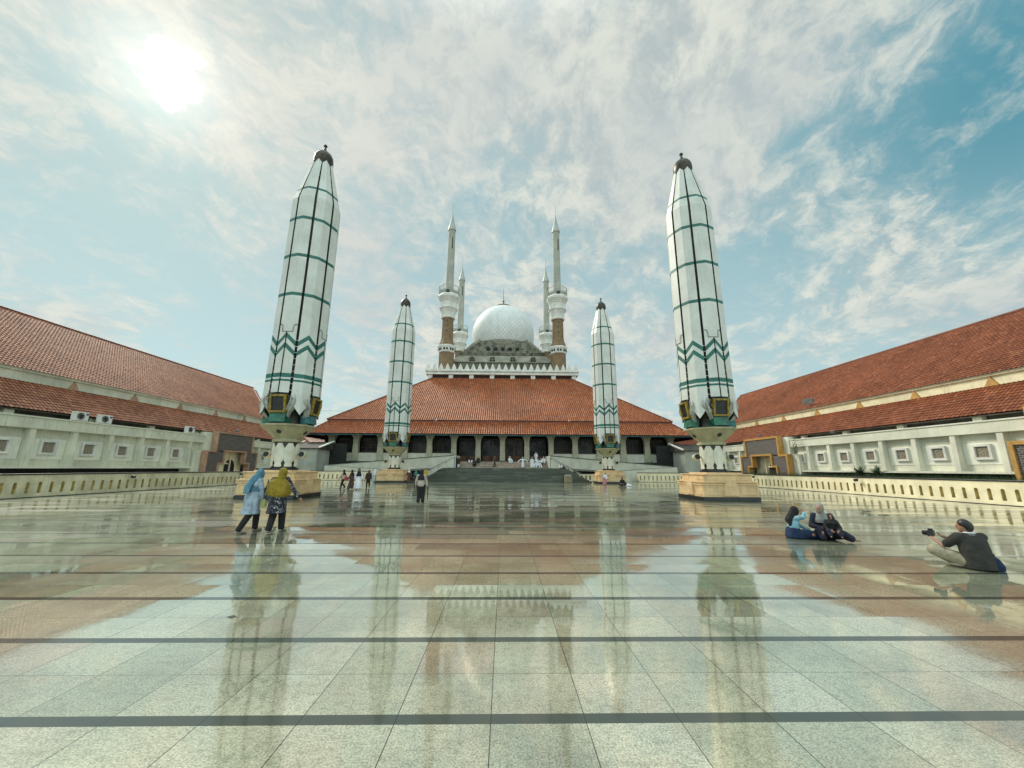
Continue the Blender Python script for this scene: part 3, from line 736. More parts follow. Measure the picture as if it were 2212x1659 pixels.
# ------------------------------------------------------------------ giant folded umbrellas
def make_umbrella(L, seed=0):
    root = thing('giant_umbrella', L, 'umbrella', group='giant folded umbrellas on the plaza')
    # pedestal -------------------------------------------------
    ped = MB(); ped.box(-1.47, 1.47, -1.47, 1.47, .2, .80); ped.box(-1.52, 1.52, -1.52, 1.52, .80, .86); ped.box(-1.46, 1.46, -1.46, 1.46, .86, .93)
    ped.box(-1.53, 1.53, -1.53, 1.53, .93, .97); ped.box(-1.42, 1.42, -1.42, 1.42, .97, 1.03); ped.box(-1.30, 1.30, -1.30, 1.30, 1.03, 1.33)
    ped.box(-1.36, 1.36, -1.36, 1.36, 1.33, 1.38)
    P = ped.build('pedestal', SAND, root, bevel=.012)
    b = MB(); b.box(-1.52, 1.52, -1.52, 1.52, .005, .2); b.build('plinth', BLACK, P, bevel=.01)
    b = MB(); b.box(-1.0, 1.0, -1.0, 1.0, 1.381, 1.46); b.build('top_slab', SAND, P, bevel=.01)
    b = MB()
    for k in range(4):
        Mz = Matrix.Rotation(k*PI/2, 4, 'Z')
        n = 14; arc = [(.40*math.cos(PI*i/n), .66+.40*math.sin(PI*i/n)) for i in range(n+1)]
        arc = [(.40, .26)]+arc+[(-.40, .26)]
        m0 = len(b.v); b.prism(arc, 'y', -1.535, -1.40)
        arc2 = [(p[0]*.86, .66+(p[1]-.66)*.86) for p in arc]; b.prism(arc2, 'y', -1.55, -1.53)
        for sx in (-1, 1):
            for (x0, x1, z0, z1) in ((.52, 1.36, .30, .335), (.52, 1.36, .70, .735), (.52, .555, .335, .70), (1.325, 1.36, .335, .70)): b.box(sx*x0, sx*x1, -1.49, -1.46, z0, z1)
            b.box(sx*.45, sx*1.2, -1.315, -1.29, 1.08, 1.28)
        for i in range(6):      # stylised leaf relief inside the arch
            a = i*PI/5; b.ell((.14*math.cos(a), -1.55, .60+.17*math.sin(a)), .035, .015, .09, 8, 5, M=Matrix.Rotation(PI/2-a, 4, 'Y').to_3x3())
        for i in range(m0, len(b.v)): b.v[i] = tuple(Mz @ Vector(b.v[i]))
    b.build('carved_relief', SAND, P)
    # column drum ----------------------------------------------
    b = MB(); b.lathe([(1.46, .75), (1.56, .75), (1.57, .64), (3.0, .64)], 32); C = b.build('column', BLACK, root, smooth=True)
    b = MB(); prof = [(1.64, .62), (1.70, .80), (1.80, .64), (1.88, .70), (1.98, .94), (2.06, 1.), (2.64, 1.), (2.78, .72), (2.92, .42)]
    for k in range(8):
        c = k*PI/4; hw = PI/8*.985; vs = []; N = 7
        for rad in (.64, .675):
            for (z, f) in prof:
                for i in range(N): a = c+hw*f*(2*i/(N-1)-1); vs.append((rad*math.cos(a), rad*math.sin(a), z))
        W = len(prof); fs = []
        for j in range(W-1):
            for i in range(N-1): q = W*N+j*N+i; fs.append((q, q+1, q+N+1, q+N))
        for j in range(W-1):
            for i in (0, N-1): q = j*N+i; r_ = W*N+q; fs.append((q, r_, r_+N, q+N))
        fs += [tuple(range(N))+tuple(W*N+i for i in range(N))[::-1]]; q = (W-1)*N; fs += [tuple(q+i for i in range(N))+tuple(W*N+q+i for i in range(N))[::-1]]
        b.add(vs, fs)
    b.build('shield_plates', mat('plate_white', (.66, .64, .52), .5, .1, 2., .3), C, smooth=30)
    for sg in (-1, 1):
        b = MB(); b.caps((sg*.64, 0, 2.3), (sg*.82, 0, 2.3), .04, .04, 8); f = b.build('floodlight', METAL, root)
        b = MB(); b.lathe([(-.16, .12), (-.13, .19), (.13, .19), (.17, .14)], 16); h = b.build('lamp_drum', LAMPC, f, smooth=True)
        h.rotation_euler = (R(80), 0, 0); h.location = (sg*.98, -.02, 2.30)
        b = MB(); b.lathe([(.171, .15), (.185, .15)], 16); h2 = b.build('lens', GLASS, f); h2.rotation_euler = (R(80), 0, 0); h2.location = (sg*.98, -.02, 2.30)
    # capital ----------------------------------------------------
    r8 = R(22.5)
    b = MB(); b.lathe([(2.98, .70), (3.0, .76), (3.10, .76), (3.12, .70), (3.16, .68), (3.80, 1.30), (3.84, 1.42), (3.93, 1.44), (3.94, 1.1)], 8, rot=r8); cp = b.build('capital', OLIVE, root, bevel=.01)
    b = MB()
    for k in range(4):
        a = k*PI/2; rr = .965; z = 3.52; nrm = Vector((math.cos(a)*.72, math.sin(a)*.72, -.69)).normalized()
        p = Vector((math.cos(a)*rr*.985, math.sin(a)*rr*.985, z)); b.caps(p-nrm*.16, p-nrm*.085, .165, .165, 16)
    b.build('port_hole', BLACK, cp)
    # mechanism ---------------------------------------------------
    b = MB(); b.lathe([(3.93, .62), (5.2, .5), (5.9, .95), (17.9, 1.2), (20.7, .52), (20.95, .45)], 16); b.build('mast', PANEL_IN, root)
    def Rz(z):
        pts = [(4.3, 1.54), (5.6, 1.52), (6.6, 1.50), (9., 1.475), (14., 1.46), (17.95, 1.44), (21.1, .67), (21.4, .61)]
        for (z0, a), (z1, b_) in zip(pts, pts[1:]):
            if z <= z1: return a+(b_-a)*(z-z0)/(z1-z0)
        return pts[-1][1]
    # panels
    rd = random.Random(seed)
    for k in range(8):
        th = k*PI/4; card = (k % 2 == 0)
        hw = R(22.5)-R(2.7); mb = MB()
        rows = [(21.08, 21.36, 0), (18.75, 18.75, 1), (18.57, 18.57, 0), (17.95, 17.95, 0), (16.52, 16.52, 1), (16.32, 16.32, 0), (14.0, 14.0, 1), (13.8, 13.8, 0), (11.52, 11.52, 1), (11.32, 11.32, 0),
                (9.1, 9.1, 0), (8.56, 9.02, 1), (8.27, 8.73, 0), (7.98, 8.44, 1), (7.69, 8.15, 0), (6.69, 6.69, 1), (6.45, 6.45, 0), (6.35, 6.35, 1), (6.23, 6.23, 0)]
        rows += [(5.60, 5.60, 0)] if card else [(5.60, 5.60, 0), (5.45, 5.45, 0), (5.25, 5.25, 0), (5.05, 5.05, 0), (4.85, 4.80, 0), (4.62, 4.40, 0)]
        wf = {5.45: .93, 5.25: .72, 5.05: .66, 4.85: .62, 4.62: .30}
        def pt(z, a, edge, rin):
            r = Rz(z)*(1. if not edge else .955)-rin
            f = 1. if z > 5.5 else wf.get(round(z, 2), 1.)
            return (r*math.cos(th+a*f), r*math.sin(th+a*f), z)
        split = 9.1
        for half in (-1, 1):
            for j in range(len(rows)-1):
                (e0, c0, mi), (e1, c1, _) = rows[j], rows[j+1]
                gap = R(1.0 if k != 6 else 1.3) if (card and e1 < split-.01) else 0
                q = [pt(e0, half*hw, 1, 0), pt(c0, half*gap, 0, 0), pt(c1, half*gap, 0, 0), pt(e1, half*hw, 1, 0)]
                q2 = [pt(e0, half*hw, 1, .09), pt(c0, half*gap, 0, .05), pt(c1, half*gap, 0, .05), pt(e1, half*hw, 1, .09)]
                o = (0, 1, 2, 3) if half < 0 else (3, 2, 1, 0)
                mb.add(q+q2, [o], mi); mb.add(q+q2, [(0, 3, 7, 4)], 2 if mi == 0 else 1)
                if gap: mb.add(q+q2, [(1, 2, 6, 5)], 2)
                if j == len(rows)-2: mb.add(q+q2, [(2, 3, 7, 6)], 2)
                if j == 0: mb.add(q+q2, [(0, 1, 5, 4)], 2)
        pn = mb.build('canopy_panel', [PANEL, GREEN, PANEL_IN], root)
        if card:      # stepped latch outline above the split
            b = MB(); pl = []
            for (a, z) in ((-.50, 9.54), (-.42, 9.57), (-.34, 9.50), (-.31, 9.38), (-.30, 9.12), (0, 9.09), (.30, 9.12), (.31, 9.38), (.34, 9.50), (.42, 9.57), (.50, 9.54)):
                aa = a/1.48; r = Rz(z)*(1-.045*abs(aa)/hw)+.012; pl.append((r*math.cos(th+aa), r*math.sin(th+aa), z))
            b.tube(pl, .015, 5); b.build('latch_outline', PANEL_IN, pn)
        # white clips that bridge the lower part of the gap
        b = MB(); a = th+PI/8
        for i in range(9):
            z = 5.75+i*.36; r = Rz(z)*.925
            p0 = Vector((r*math.cos(a-.05), r*math.sin(a-.05), z)); p1 = Vector((r*math.cos(a+.05), r*math.sin(a+.05), z)); b.caps(p0, p1, .018, .018, 6)
        b.build('gap_clips', PANEL, pn)
        # hinge boxes under the short panels
        if card:
            def boxf(cr, cz, w_, d_, h_, tilt, mats, name, frame=False):
                Mx = Matrix.Rotation(th, 4, 'Z') @ Matrix.Translation((cr, 0, cz)) @ Matrix.Rotation(tilt, 4, 'Y')
                bb = MB()
                if frame:
                    for (y0, y1, z0, z1) in ((-w_/2, w_/2, h_/2-.11, h_/2), (-w_/2, w_/2, -h_/2, -h_/2+.11), (-w_/2, -w_/2+.11, -h_/2+.11, h_/2-.11), (w_/2-.11, w_/2, -h_/2+.11, h_/2-.11)): bb.box(-d_/2, d_/2, y0, y1, z0, z1, 0, Mx)
                    bb.box(-d_/2, d_/2-.08, -w_/2+.11, w_/2-.11, -h_/2+.11, h_/2-.11, 1, Mx)
                else: bb.box(-d_/2, d_/2, -w_/2, w_/2, -h_/2, h_/2, 0, Mx)
                return bb.build(name, mats, root, bevel=.015)
            lan = boxf(1.22, 5.02, .88, .5, .98, R(8), [GOLD, BLACK], 'hinge_housing', True)
            boxf(1.06, 4.24, .86, .5, .50, R(-6), [BOXT if k == 0 else BOXG], 'drive_box')
            bb = MB(); Mx = Matrix.Rotation(th, 4, 'Z')
            bb.box(.6, 1.30, -.42, .42, 5.40, 5.58, 0, Mx); bb.box(.6, 1.25, -.40, .40, 4.49, 4.55, 0, Mx); bb.box(.7, 1.2, -.43, .43, 3.95, 4.0, 0, Mx); bb.build('bracket', BLACK, root)
        # crumpled fabric lobes beside every housing
        for sg in (-1, 1):
            if not card: continue
            b = MB(); n1, n2 = 18, 12; ph = rd.uniform(0, 6); g = {}
            for j in range(n2+1):
                q = j/n2; z = 5.66-1.36*q; wd = (.13+.15*math.sin(PI*min(1, q*1.05)))*(1-.35*q*q)
                cy_ = sg*(.60+.10*math.sin(q*3.6+.4)-.16*q*q); cr = 1.20+.24*math.sin(q*PI*.85)-.20*q
                for i in range(n1+1):
                    u = 2*i/n1-1; bend = -.16*u*u+.07*math.cos(u*7.5+ph+q*2.2)+.025*math.sin(u*13-q*6)
                    g[i, j] = (cr+bend, cy_+sg*u*wd*(1+.12*math.sin(q*9+ph)), z+.05*math.sin(u*4+ph))
            Mx = Matrix.Rotation(th, 4, 'Z')
            for sd_ in (0, -.03):
                o = len(b.v)
                for j in range(n2+1):
                    for i in range(n1+1): p = g[i, j]; b.v.append(tuple(Mx @ Vector((p[0]+sd_, p[1], p[2]))))
                for j in range(n2):
                    for i in range(n1): q = o+j*(n1+1)+i; b.f.append((q, q+1, q+n1+2, q+n1+1)); b.m.append(0)
            b.build('fabric_fold', FABRIC, root, smooth='all')
            b = MB(); pts = [tuple(Mx @ Vector((1.36-.1*q, sg*(.42+.13*math.sin(q*5)), 5.5-.95*q))) for q in [i/7 for i in range(8)]]
            b.tube(pts, .045, 6); b.build('fabric_hem', BLACK, root)
    # onion finial
    b = MB()
    b.lathe([(20.6, .50), (21.1, .50), (21.22, .55), (21.45, .60), (21.7, .605), (21.95, .565), (22.15, .46), (22.3, .31), (22.42, .18), (22.52, .11), (22.68, .07), (22.76, .06), (22.8, .10), (22.86, .125), (22.93, .10), (22.98, .03)], 28)
    b.build('finial', BRONZE, root, smooth=True)
    return root
U = make_umbrella('tall folded white umbrella with green bands in the left foreground, behind the two walking women')
U.location = (-12.3, 22.2, 0)
for (x, y, L) in ((12.02, 22.25, 'tall folded white umbrella with green bands in the right foreground, on its carved sandstone pedestal'),
                  (-12.55, 45.2, 'folded white umbrella farther back, left of the steps'),
                  (12.15, 45.4, 'folded white umbrella farther back, right of the steps')):
    c = copy_tree(U); c.location = (x, y, 0); tag(c, L)

# ------------------------------------------------------------------ steps and ramps
XS = .15
st = thing('staircase', 'broad dark green stone staircase rising in front of the mosque', 'staircase')
b = MB(); n = 11; rise = 1.64/n
for i in range(n):
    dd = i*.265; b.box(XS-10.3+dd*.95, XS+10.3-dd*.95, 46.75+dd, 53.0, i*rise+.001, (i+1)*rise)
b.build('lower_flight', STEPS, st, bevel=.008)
b = MB(); n = 6; rise = .88/n
for i in range(n): b.box(XS-6.75, XS+6.35, 52.4+i*.36, 58., 1.64+i*rise+.001, 1.64+(i+1)*rise)
b.build('upper_flight', PALES, st, bevel=.008)
for s, L in ((-1, 'white plastered ramp climbing to the steps from the left'), (1, 'white plastered ramp climbing to the steps from the right')):
    rp = thing('ramp', L, 'ramp')
    X = lambda a: XS*0+s*a-(.15 if s < 0 else .25)
    b = MB()
    b.prism([(X(6.2), 1.66), (X(6.2), 3.28), (X(23.5), 1.88), (X(23.5), .01), (X(13), .01), (X(12.6), 1.44), (X(8.2), 1.67)], 'y', 52.2, 52.4)
    b.build('upper_parapet', RAMP, rp)
    b = MB(); b.prism([(X(6.15), 3.281), (X(6.15), 3.36), (X(23.6), 1.95), (X(23.6), 1.882)], 'y', 52.14, 52.46); b.build('coping', DARKGR, rp)
    b = MB(); b.prism([(X(12.8), .01), (X(12.8), 1.12), (X(15.6), 1.32), (X(23.2), 1.86), (X(23.2), .01)], 'y', 51.6, 51.75); b.build('lower_parapet', RAMP, rp)
    b = MB(); b.tube([(X(23.2), 51.67, 1.92), (X(15.6), 51.67, 1.38), (X(12.6), 51.67, 1.16)], .035, 6); b.build('handrail', METAL, rp)
    b = MB(); b.prism([(X(6.3), 1.66), (X(6.3), 2.95), (X(10.3), .95), (X(9.9), .3), (X(8.2), 1.5), (X(7.6), 1.66)], 'y', 51.3, 51.5); b.build('stair_cheek', RAMP, rp)
    b = MB(); b.tube([(X(6.35), 51.2, 3.02), (X(10.4), 51.2, .98)], .04, 6)
    for k in range(5):
        q = k/4; b.caps((X(6.35+4.05*q), 51.2, 3.02-2.04*q), (X(6.35+4.05*q), 51.25, 2.75-2.04*q), .02, .02, 6)
    b.build('stair_handrail', METAL, rp)
    b = MB(); b.box(X(6.2), X(6.36), 51.3, 56.5, 1.66, 3.28); b.build('end_wall', RAMP, rp)
    b = MB(); b.prism([(X(8.2), .01), (X(8.2), 1.6), (X(12.8), 1.4), (X(12.8), .01)], 'y', 53.2, 53.3); b.build('void_back', DARK, rp)
    b = MB(); b.prism([(X(6.4), 1.64), (X(23.4), .9), (X(23.4), .8), (X(6.4), 1.5)], 'y', 52.4, 56.5); b.build('ramp_deck', GREYW, rp)
bx = thing('stone_block', 'rough beige stone block with a white sheet on top, right of the steps', 'block', (7.55, 46.2, 0))
b = MB(); b.box(-.42, .42, -.3, .3, 0, .86); o = b.build('block', mat('rough_beige', (.24, .20, .13), .9, .35, 5., fine=.5, bump=1., bscale=9.), bx, bevel=.06)
b = MB(); b.box(-.30, .34, -.25, .2, .862, .90); b.build('sheet', WHITE, bx)

# ------------------------------------------------------------------ mosque
mq = thing('mosque', 'large mosque with red tiled roof, white dome and arcade at the end of the plaza', 'mosque')
XC = -.5; YC = 87.
b = MB(); b.box(XC-28.2, XC+28.2, 58.3, 112, 0, 2.52); b.build('podium', GREYW, mq)
b = MB(); b.box(XC-26.6, XC+26.6, 58.0, 58.29, 1.9, 2.55); b.build('podium_edge', DARKGR, mq)
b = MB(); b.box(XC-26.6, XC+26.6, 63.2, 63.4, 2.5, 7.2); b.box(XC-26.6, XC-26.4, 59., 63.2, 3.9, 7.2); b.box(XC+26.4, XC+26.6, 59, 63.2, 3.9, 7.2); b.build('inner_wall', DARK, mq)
CP = 3.68; cols = [XC+.25+CP*k for k in range(-7, 8)]
for k, cx_ in zip(range(-7, 8), cols):
    b = MB(); hw = .40
    prof = [(-hw*1.0, 2.53), (-hw, 2.9), (-hw*.92, 5.3), (-hw*1.0, 5.6), (-hw*1.08, 5.9), (-hw*1.3, 6.14), (-hw*1.65, 6.3), (-hw*1.65, 6.46)]
    if abs(k) > 2: prof[0] = (-hw*1.35, 2.3); prof[1] = (-hw*1.2, 2.9)
    poly = [(cx_+p[0], p[1]) for p in prof]+[(cx_-p[0], p[1]) for p in prof[::-1]]
    b.prism(poly, 'y', 58.75, 59.45); c = b.build('column', COLUMN, mq)
    b = MB()
    if abs(k) > 2: b.prism([(cx_-.75, 1.7), (cx_-.68, 2.45), (cx_-.5, 2.62), (cx_+.5, 2.62), (cx_+.68, 2.45), (cx_+.75, 1.7)], 'y', 58.2, 59.)
    else: b.box(cx_-.50, cx_+.50, 58.66, 59.5, 2.53, 2.76)
    b.build('column_base', DARKGR, c)
for k in range(-7, 7):
    x0, x1 = cols[k+7]+.45, cols[k+8]-.45
    if k in (-2, -1, 0, 1):
        f = MB(); f.box(x0, x1, 61.9, 62.0, 6.0, 6.3); f.box(x0, x0+.16, 61.9, 62.05, 2.55, 6.); f.box(x1-.16, x1, 61.9, 62.05, 2.55, 6.); f.box((x0+x1)/2-.12, (x0+x1)/2+.12, 61.85, 62.05, 2.55, 6.)
        f.box(x0, x1, 61.92, 62.0, 5.2, 5.32)
        dr = f.build('door', WOOD if k == 0 else WOODD, mq)
        f = MB()
        for a, c_ in ((x0+.2, (x0+x1)/2-.16), ((x0+x1)/2+.16, x1-.2)):
            f.box(a, c_, 61.9, 61.98, 2.6, 3.55); f.box(a+.12, c_-.12, 61.84, 61.9, 2.72, 3.42)
        f.build('door_panel', WOOD, dr)
        f = MB(); f.box(x0, x1, 62.0, 62.03, 3.55, 6.0); f.build('pane', GLASS, dr)
    else:
        w_ = MB(); w_.box(x0-.1, x1+.1, 59.0, 59.25, 2.0, 3.80); w_.build('sill_wall', RAMP, mq)
        f = MB(); f.box(x0, x1, 58.95, 59.3, 3.80, 3.90)
        xm = (x0+x1)/2
        for a in (x0+.03, xm, x1-.03): f.box(a-.045, a+.045, 60.2, 60.28, 3.9, 6.3)
        for z in (4.0, 5.6): f.box(x0, x1, 60.2, 60.27, z, z+.08)
        if k % 2 == 0:
            for z in (4.6, 5.1): f.box(x0, x1, 60.21, 60.26, z, z+.05)
            for a in (x0+.7, xm-.4, xm+.4, x1-.7): f.box(a-.02, a+.02, 60.21, 60.26, 4., 5.6)
        w = f.build('window', WOODD, mq)
        f = MB(); f.box(x0-.2, x1+.2, 60.3, 60.33, 3.8, 6.4); f.build('pane', GLASS, w)
        if abs(k+.5) > 5:      # fringe of small turned bars under the lintel
            f = MB()
            for i in range(9): a = xm-.9+i*.225; f.caps((a, 59.7, 5.75), (a, 59.7, 6.05), .04, .03, 6)
            f.build('hanging_bars', mat('pale_wood', (.2, .2, .16), .6), w)
    # spandrel
    f = MB(); f.box(x0-.2, x1+.2, 58.9, 59.3, 6.461, 6.75); f.build('lintel', DARKGR, mq)
# eave fascia and roofs
ex, ey = 28.7, 57.
HB = 29.6
b = MB(); b.box(XC-ex, XC+ex, ey+.02, ey+.14, 6.30, 6.44); b.build('fascia', TEAL, mq)
b = MB(); b.add([(XC-ex, ey+.1, 6.42), (XC+ex, ey+.1, 6.42), (XC+ex, 60, 6.9), (XC-ex, 60, 6.9)], [(3, 2, 1, 0)]); b.build('soffit', TEAL, mq)
b = MB()
for s in (-1, 1):
    b = MB()
    for i in range(26):      # scalloped valance running back along the side eave
        y = ey+.15+i*.5; b.add([(XC+s*ex, y, 6.42), (XC+s*ex, y+.5, 6.42), (XC+s*ex, y+.5, 6.05), (XC+s*ex, y+.25, 5.86), (XC+s*ex, y, 6.05)], [(0, 1, 2, 3, 4)])
    b.add([(XC+s*ex, ey+.1, 6.4), (XC+s*ex, 70, 6.4), (XC+s*26.6, 70, 6.6), (XC+s*26.6, ey+.1, 6.6)], [(0, 1, 2, 3)])
    b.build('valance', WOODD, mq)
a1 = 2.3
v1 = Vector((0, a1, 2.05)); L1 = v1.length
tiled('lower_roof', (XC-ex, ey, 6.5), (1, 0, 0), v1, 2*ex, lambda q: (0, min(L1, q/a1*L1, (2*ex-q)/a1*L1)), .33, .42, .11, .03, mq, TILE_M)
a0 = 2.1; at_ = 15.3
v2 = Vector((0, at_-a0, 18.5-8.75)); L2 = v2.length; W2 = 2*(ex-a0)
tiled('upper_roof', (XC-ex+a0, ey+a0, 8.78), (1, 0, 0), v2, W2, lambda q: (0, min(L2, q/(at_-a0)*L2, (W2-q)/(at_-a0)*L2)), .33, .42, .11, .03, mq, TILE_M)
b = MB(); b.box(XC-ex+a0, XC+ex-a0, ey+a0+.05, ey+a0+.2, 8.4, 8.74); b.build('roof_step', mat('plain_tile', (.24, .07, .04), .6), mq)
# side and rear slopes
b = MB(); D2 = YC+(YC-ey)
for s in (-1, 1):
    b.add([(XC+s*ex, ey, 6.48), (XC+s*(ex-a1), ey+a1, 8.5), (XC+s*(ex-a1), D2-a1, 8.5), (XC+s*ex, D2, 6.48)], [(0, 1, 2, 3)])
    b.add([(XC+s*(ex-a0), ey+a0, 8.74), (XC+s*(ex-at_), ey+at_, 18.48), (XC+s*(ex-at_), D2-at_, 18.48), (XC+s*(ex-a0), D2-a0, 8.74)], [(0, 1, 2, 3)])
b.add([(XC-ex, D2, 6.48), (XC-13.4, D2-at_, 18.48), (XC+13.4, D2-at_, 18.48), (XC+ex, D2, 6.48)], [(0, 1, 2, 3)])
b.build('side_roof', mat('plain_tile', (.24, .07, .04), .6), mq)
b = MB()
for s in (-1, 1):
    b.caps((XC+s*ex, ey, 6.58), (XC+s*(ex-a1), ey+a1, 8.62), .12, .12, 8); b.caps((XC+s*(ex-a0), ey+a0, 8.86), (XC+s*(ex-at_), ey+at_, 18.6), .13, .13, 8)
b.build('hip_ridge', mat('ridge_tile', (.16, .055, .035), .6), mq)
# clerestory, parapet, merlons
b = MB(); b.box(XC-13.6, XC+13.6, 72.6, 101, 18.3, 19.25); b.build('clerestory', mat('red_shadow', (.05, .025, .022), .8), mq)
b = MB()
for i in range(8):
    xx = XC-13.9+27.8*i/7; b = MB(); b.box(xx-.42, xx+.42, 72.2, 72.62, 18.35, 19.25); b.build('clerestory_block', WHITE, mq)
b = MB(); b.box(XC-14.75, XC+14.75, 71.9, 102, 19.25, 19.42); b.box(XC-14.55, XC+14.55, 72.1, 101.8, 19.421, 19.85); b.box(XC-14.85, XC+14.85, 71.8, 102.1, 19.851, 20.2); b.build('parapet', WHITE, mq, bevel=.02)
b = MB()
def merlon(b, cx_, cy_, ax):
    prof = [(.50, 0), (.50, .10), (.40, .13), (.40, .36), (.31, .40), (.31, .62), (.22, .66), (.20, .88), (.11, .94), (.07, 1.14), (0, 1.2)]
    poly = [(p[0], 20.201+p[1]) for p in prof]+[(-p[0], 20.201+p[1]) for p in prof[::-1][1:]]
    if ax == 'x': b.prism([(cx_+p[0], p[1]) for p in poly], 'y', cy_-.15, cy_+.15)
    else: b.prism([(cy_+p[0], p[1]) for p in poly], 'x', cx_-.15, cx_+.15)
for i in range(24):
    xx = XC-14.3+28.6*i/23; merlon(b, xx, 72.0, 'x')
    if i: merlon(b, XC-14.6, 72+1.24*i, 'y'); merlon(b, XC+14.6, 72+1.24*i, 'y')
b.build('merlon_row', WHITE, mq)
# concrete skirt, dormers, drum
def frustum(b, h0, z0, h1, z1, c0, c1, mi=0):
    """square with cut corners (c=front half width)"""
    def ring(h, c, z): return [(XC+x, YC+y, z) for x, y in ((-c, -h), (c, -h), (h, -c), (h, c), (c, h), (-c, h), (-h, c), (-h, -c))]
    b.add(ring(h0, c0, z0)+ring(h1, c1, z1), [(i, (i+1) % 8, 8+(i+1) % 8, 8+i) for i in range(8)]+[tuple(range(8, 16))], mi)
SKIRT = mat('skirt_concrete', (.30, .285, .22), .8, .25, .6, .8, dirt=(.13, .12, .08), fine=.2)
b = MB(); b.box(XC-10.6, XC+10.6, YC-10.6, YC+10.6, 20, 22.9); b.build('drum_base', CONC, mq)
b = MB(); b.box(XC-10.9, XC+10.9, YC-10.9, YC+10.9, 22.9, 23.0); frustum(b, 10.8, 23.0, 9.0, 24.9, 10.6, 8.8); b.build('drum_skirt', SKIRT, mq)
for s in (-3, -1, 1, 3):
    xx = XC+s*2.1; n = 10
    f = MB(); arc = [(xx+.72*math.cos(PI*i/n), 23.55+.72*math.sin(PI*i/n)) for i in range(n+1)]
    f.prism([(xx+.72, 23.05)]+arc+[(xx-.72, 23.05)], 'y', YC-10.75, YC-9.2); d_ = f.build('dormer', SKIRT, mq)
    f = MB(); arc = [(xx+.52*math.cos(PI*i/n), 23.55+.52*math.sin(PI*i/n)) for i in range(n+1)]
    f.prism([(xx+.52, 23.1)]+arc+[(xx-.52, 23.1)], 'y', YC-10.78, YC-10.752); f.build('arched_pane', GLASS, d_)
    f = MB(); f.box(xx-.03, xx+.03, YC-10.81, YC-10.781, 23.1, 24.05); f.box(xx-.5, xx+.5, YC-10.81, YC-10.782, 23.5, 23.56); f.build('glazing_bar', SKIRT, d_)
b = MB(); frustum(b, 9.1, 24.9, 9.1, 25.5, 8.9, 8.9); frustum(b, 8.9, 25.5, 6.6, 29.0, 8.3, 4.9); b.build('drum_roof', CONC, mq)
for s in (-1, 1):
    b = MB(); b.caps((XC+s*8.3, YC-8.95, 25.6), (XC+s*4.9, YC-6.7, 29.0), .12, .12, 6)
    b.caps((XC+s*8.7, YC-8.5, 25.5), (XC+s*6.5, YC-5.1, 29.0), .12, .12, 6)
    for i in range(7):
        q = i/6; h = 8.9-2.3*q; z = 25.5+3.5*q; c = 8.3-3.4*q; b.box(XC+s*(c+.1), XC+s*(c+.6), YC-h, YC-h+.6, z-.1, z+.28)
    b.build('drum_rib', SKIRT, mq)
b = MB()
for i in range(5):
    xx = XC-3.1+1.55*i; b.box(xx-.38, xx+.38, YC-8.55, YC-8.0, 26.1, 26.85)
b.build('drum_opening', DARK, mq)
b = MB(); b.lathe([(28.0, 7.15), (29.2, 7.2), (29.3, 7.05)], 40, (XC, YC)); b.build('dome_ring', SKIRT, mq)
b = MB(); prof = []
for i in range(0, 33):
    ph = PI*(.655-.655*i/32); prof.append((7.35*math.cos(ph), max(.02, 7.35*math.sin(ph))))
b.lathe(prof, 72); do = b.build('dome', DOME, mq, smooth='all', loc=(XC, YC, 32.35))
b = MB(); b.lathe([(39.35, 1.35), (39.6, 1.40), (39.72, 1.75), (39.95, 1.78), (40.05, 1.5), (40.2, .9), (40.4, .3)], 28, (XC, YC)); cap_ = b.build('dome_cap', SKIRT, mq, smooth=True)
b = MB(); b.caps((XC, YC, 40.3), (XC, YC, 44.7), .06, .035, 6); b.ell((XC, YC, 40.8), .18, .18, .18); b.ell((XC, YC, 41.35), .24, .24, .22); b.build('dome_finial', BRONZE, mq)
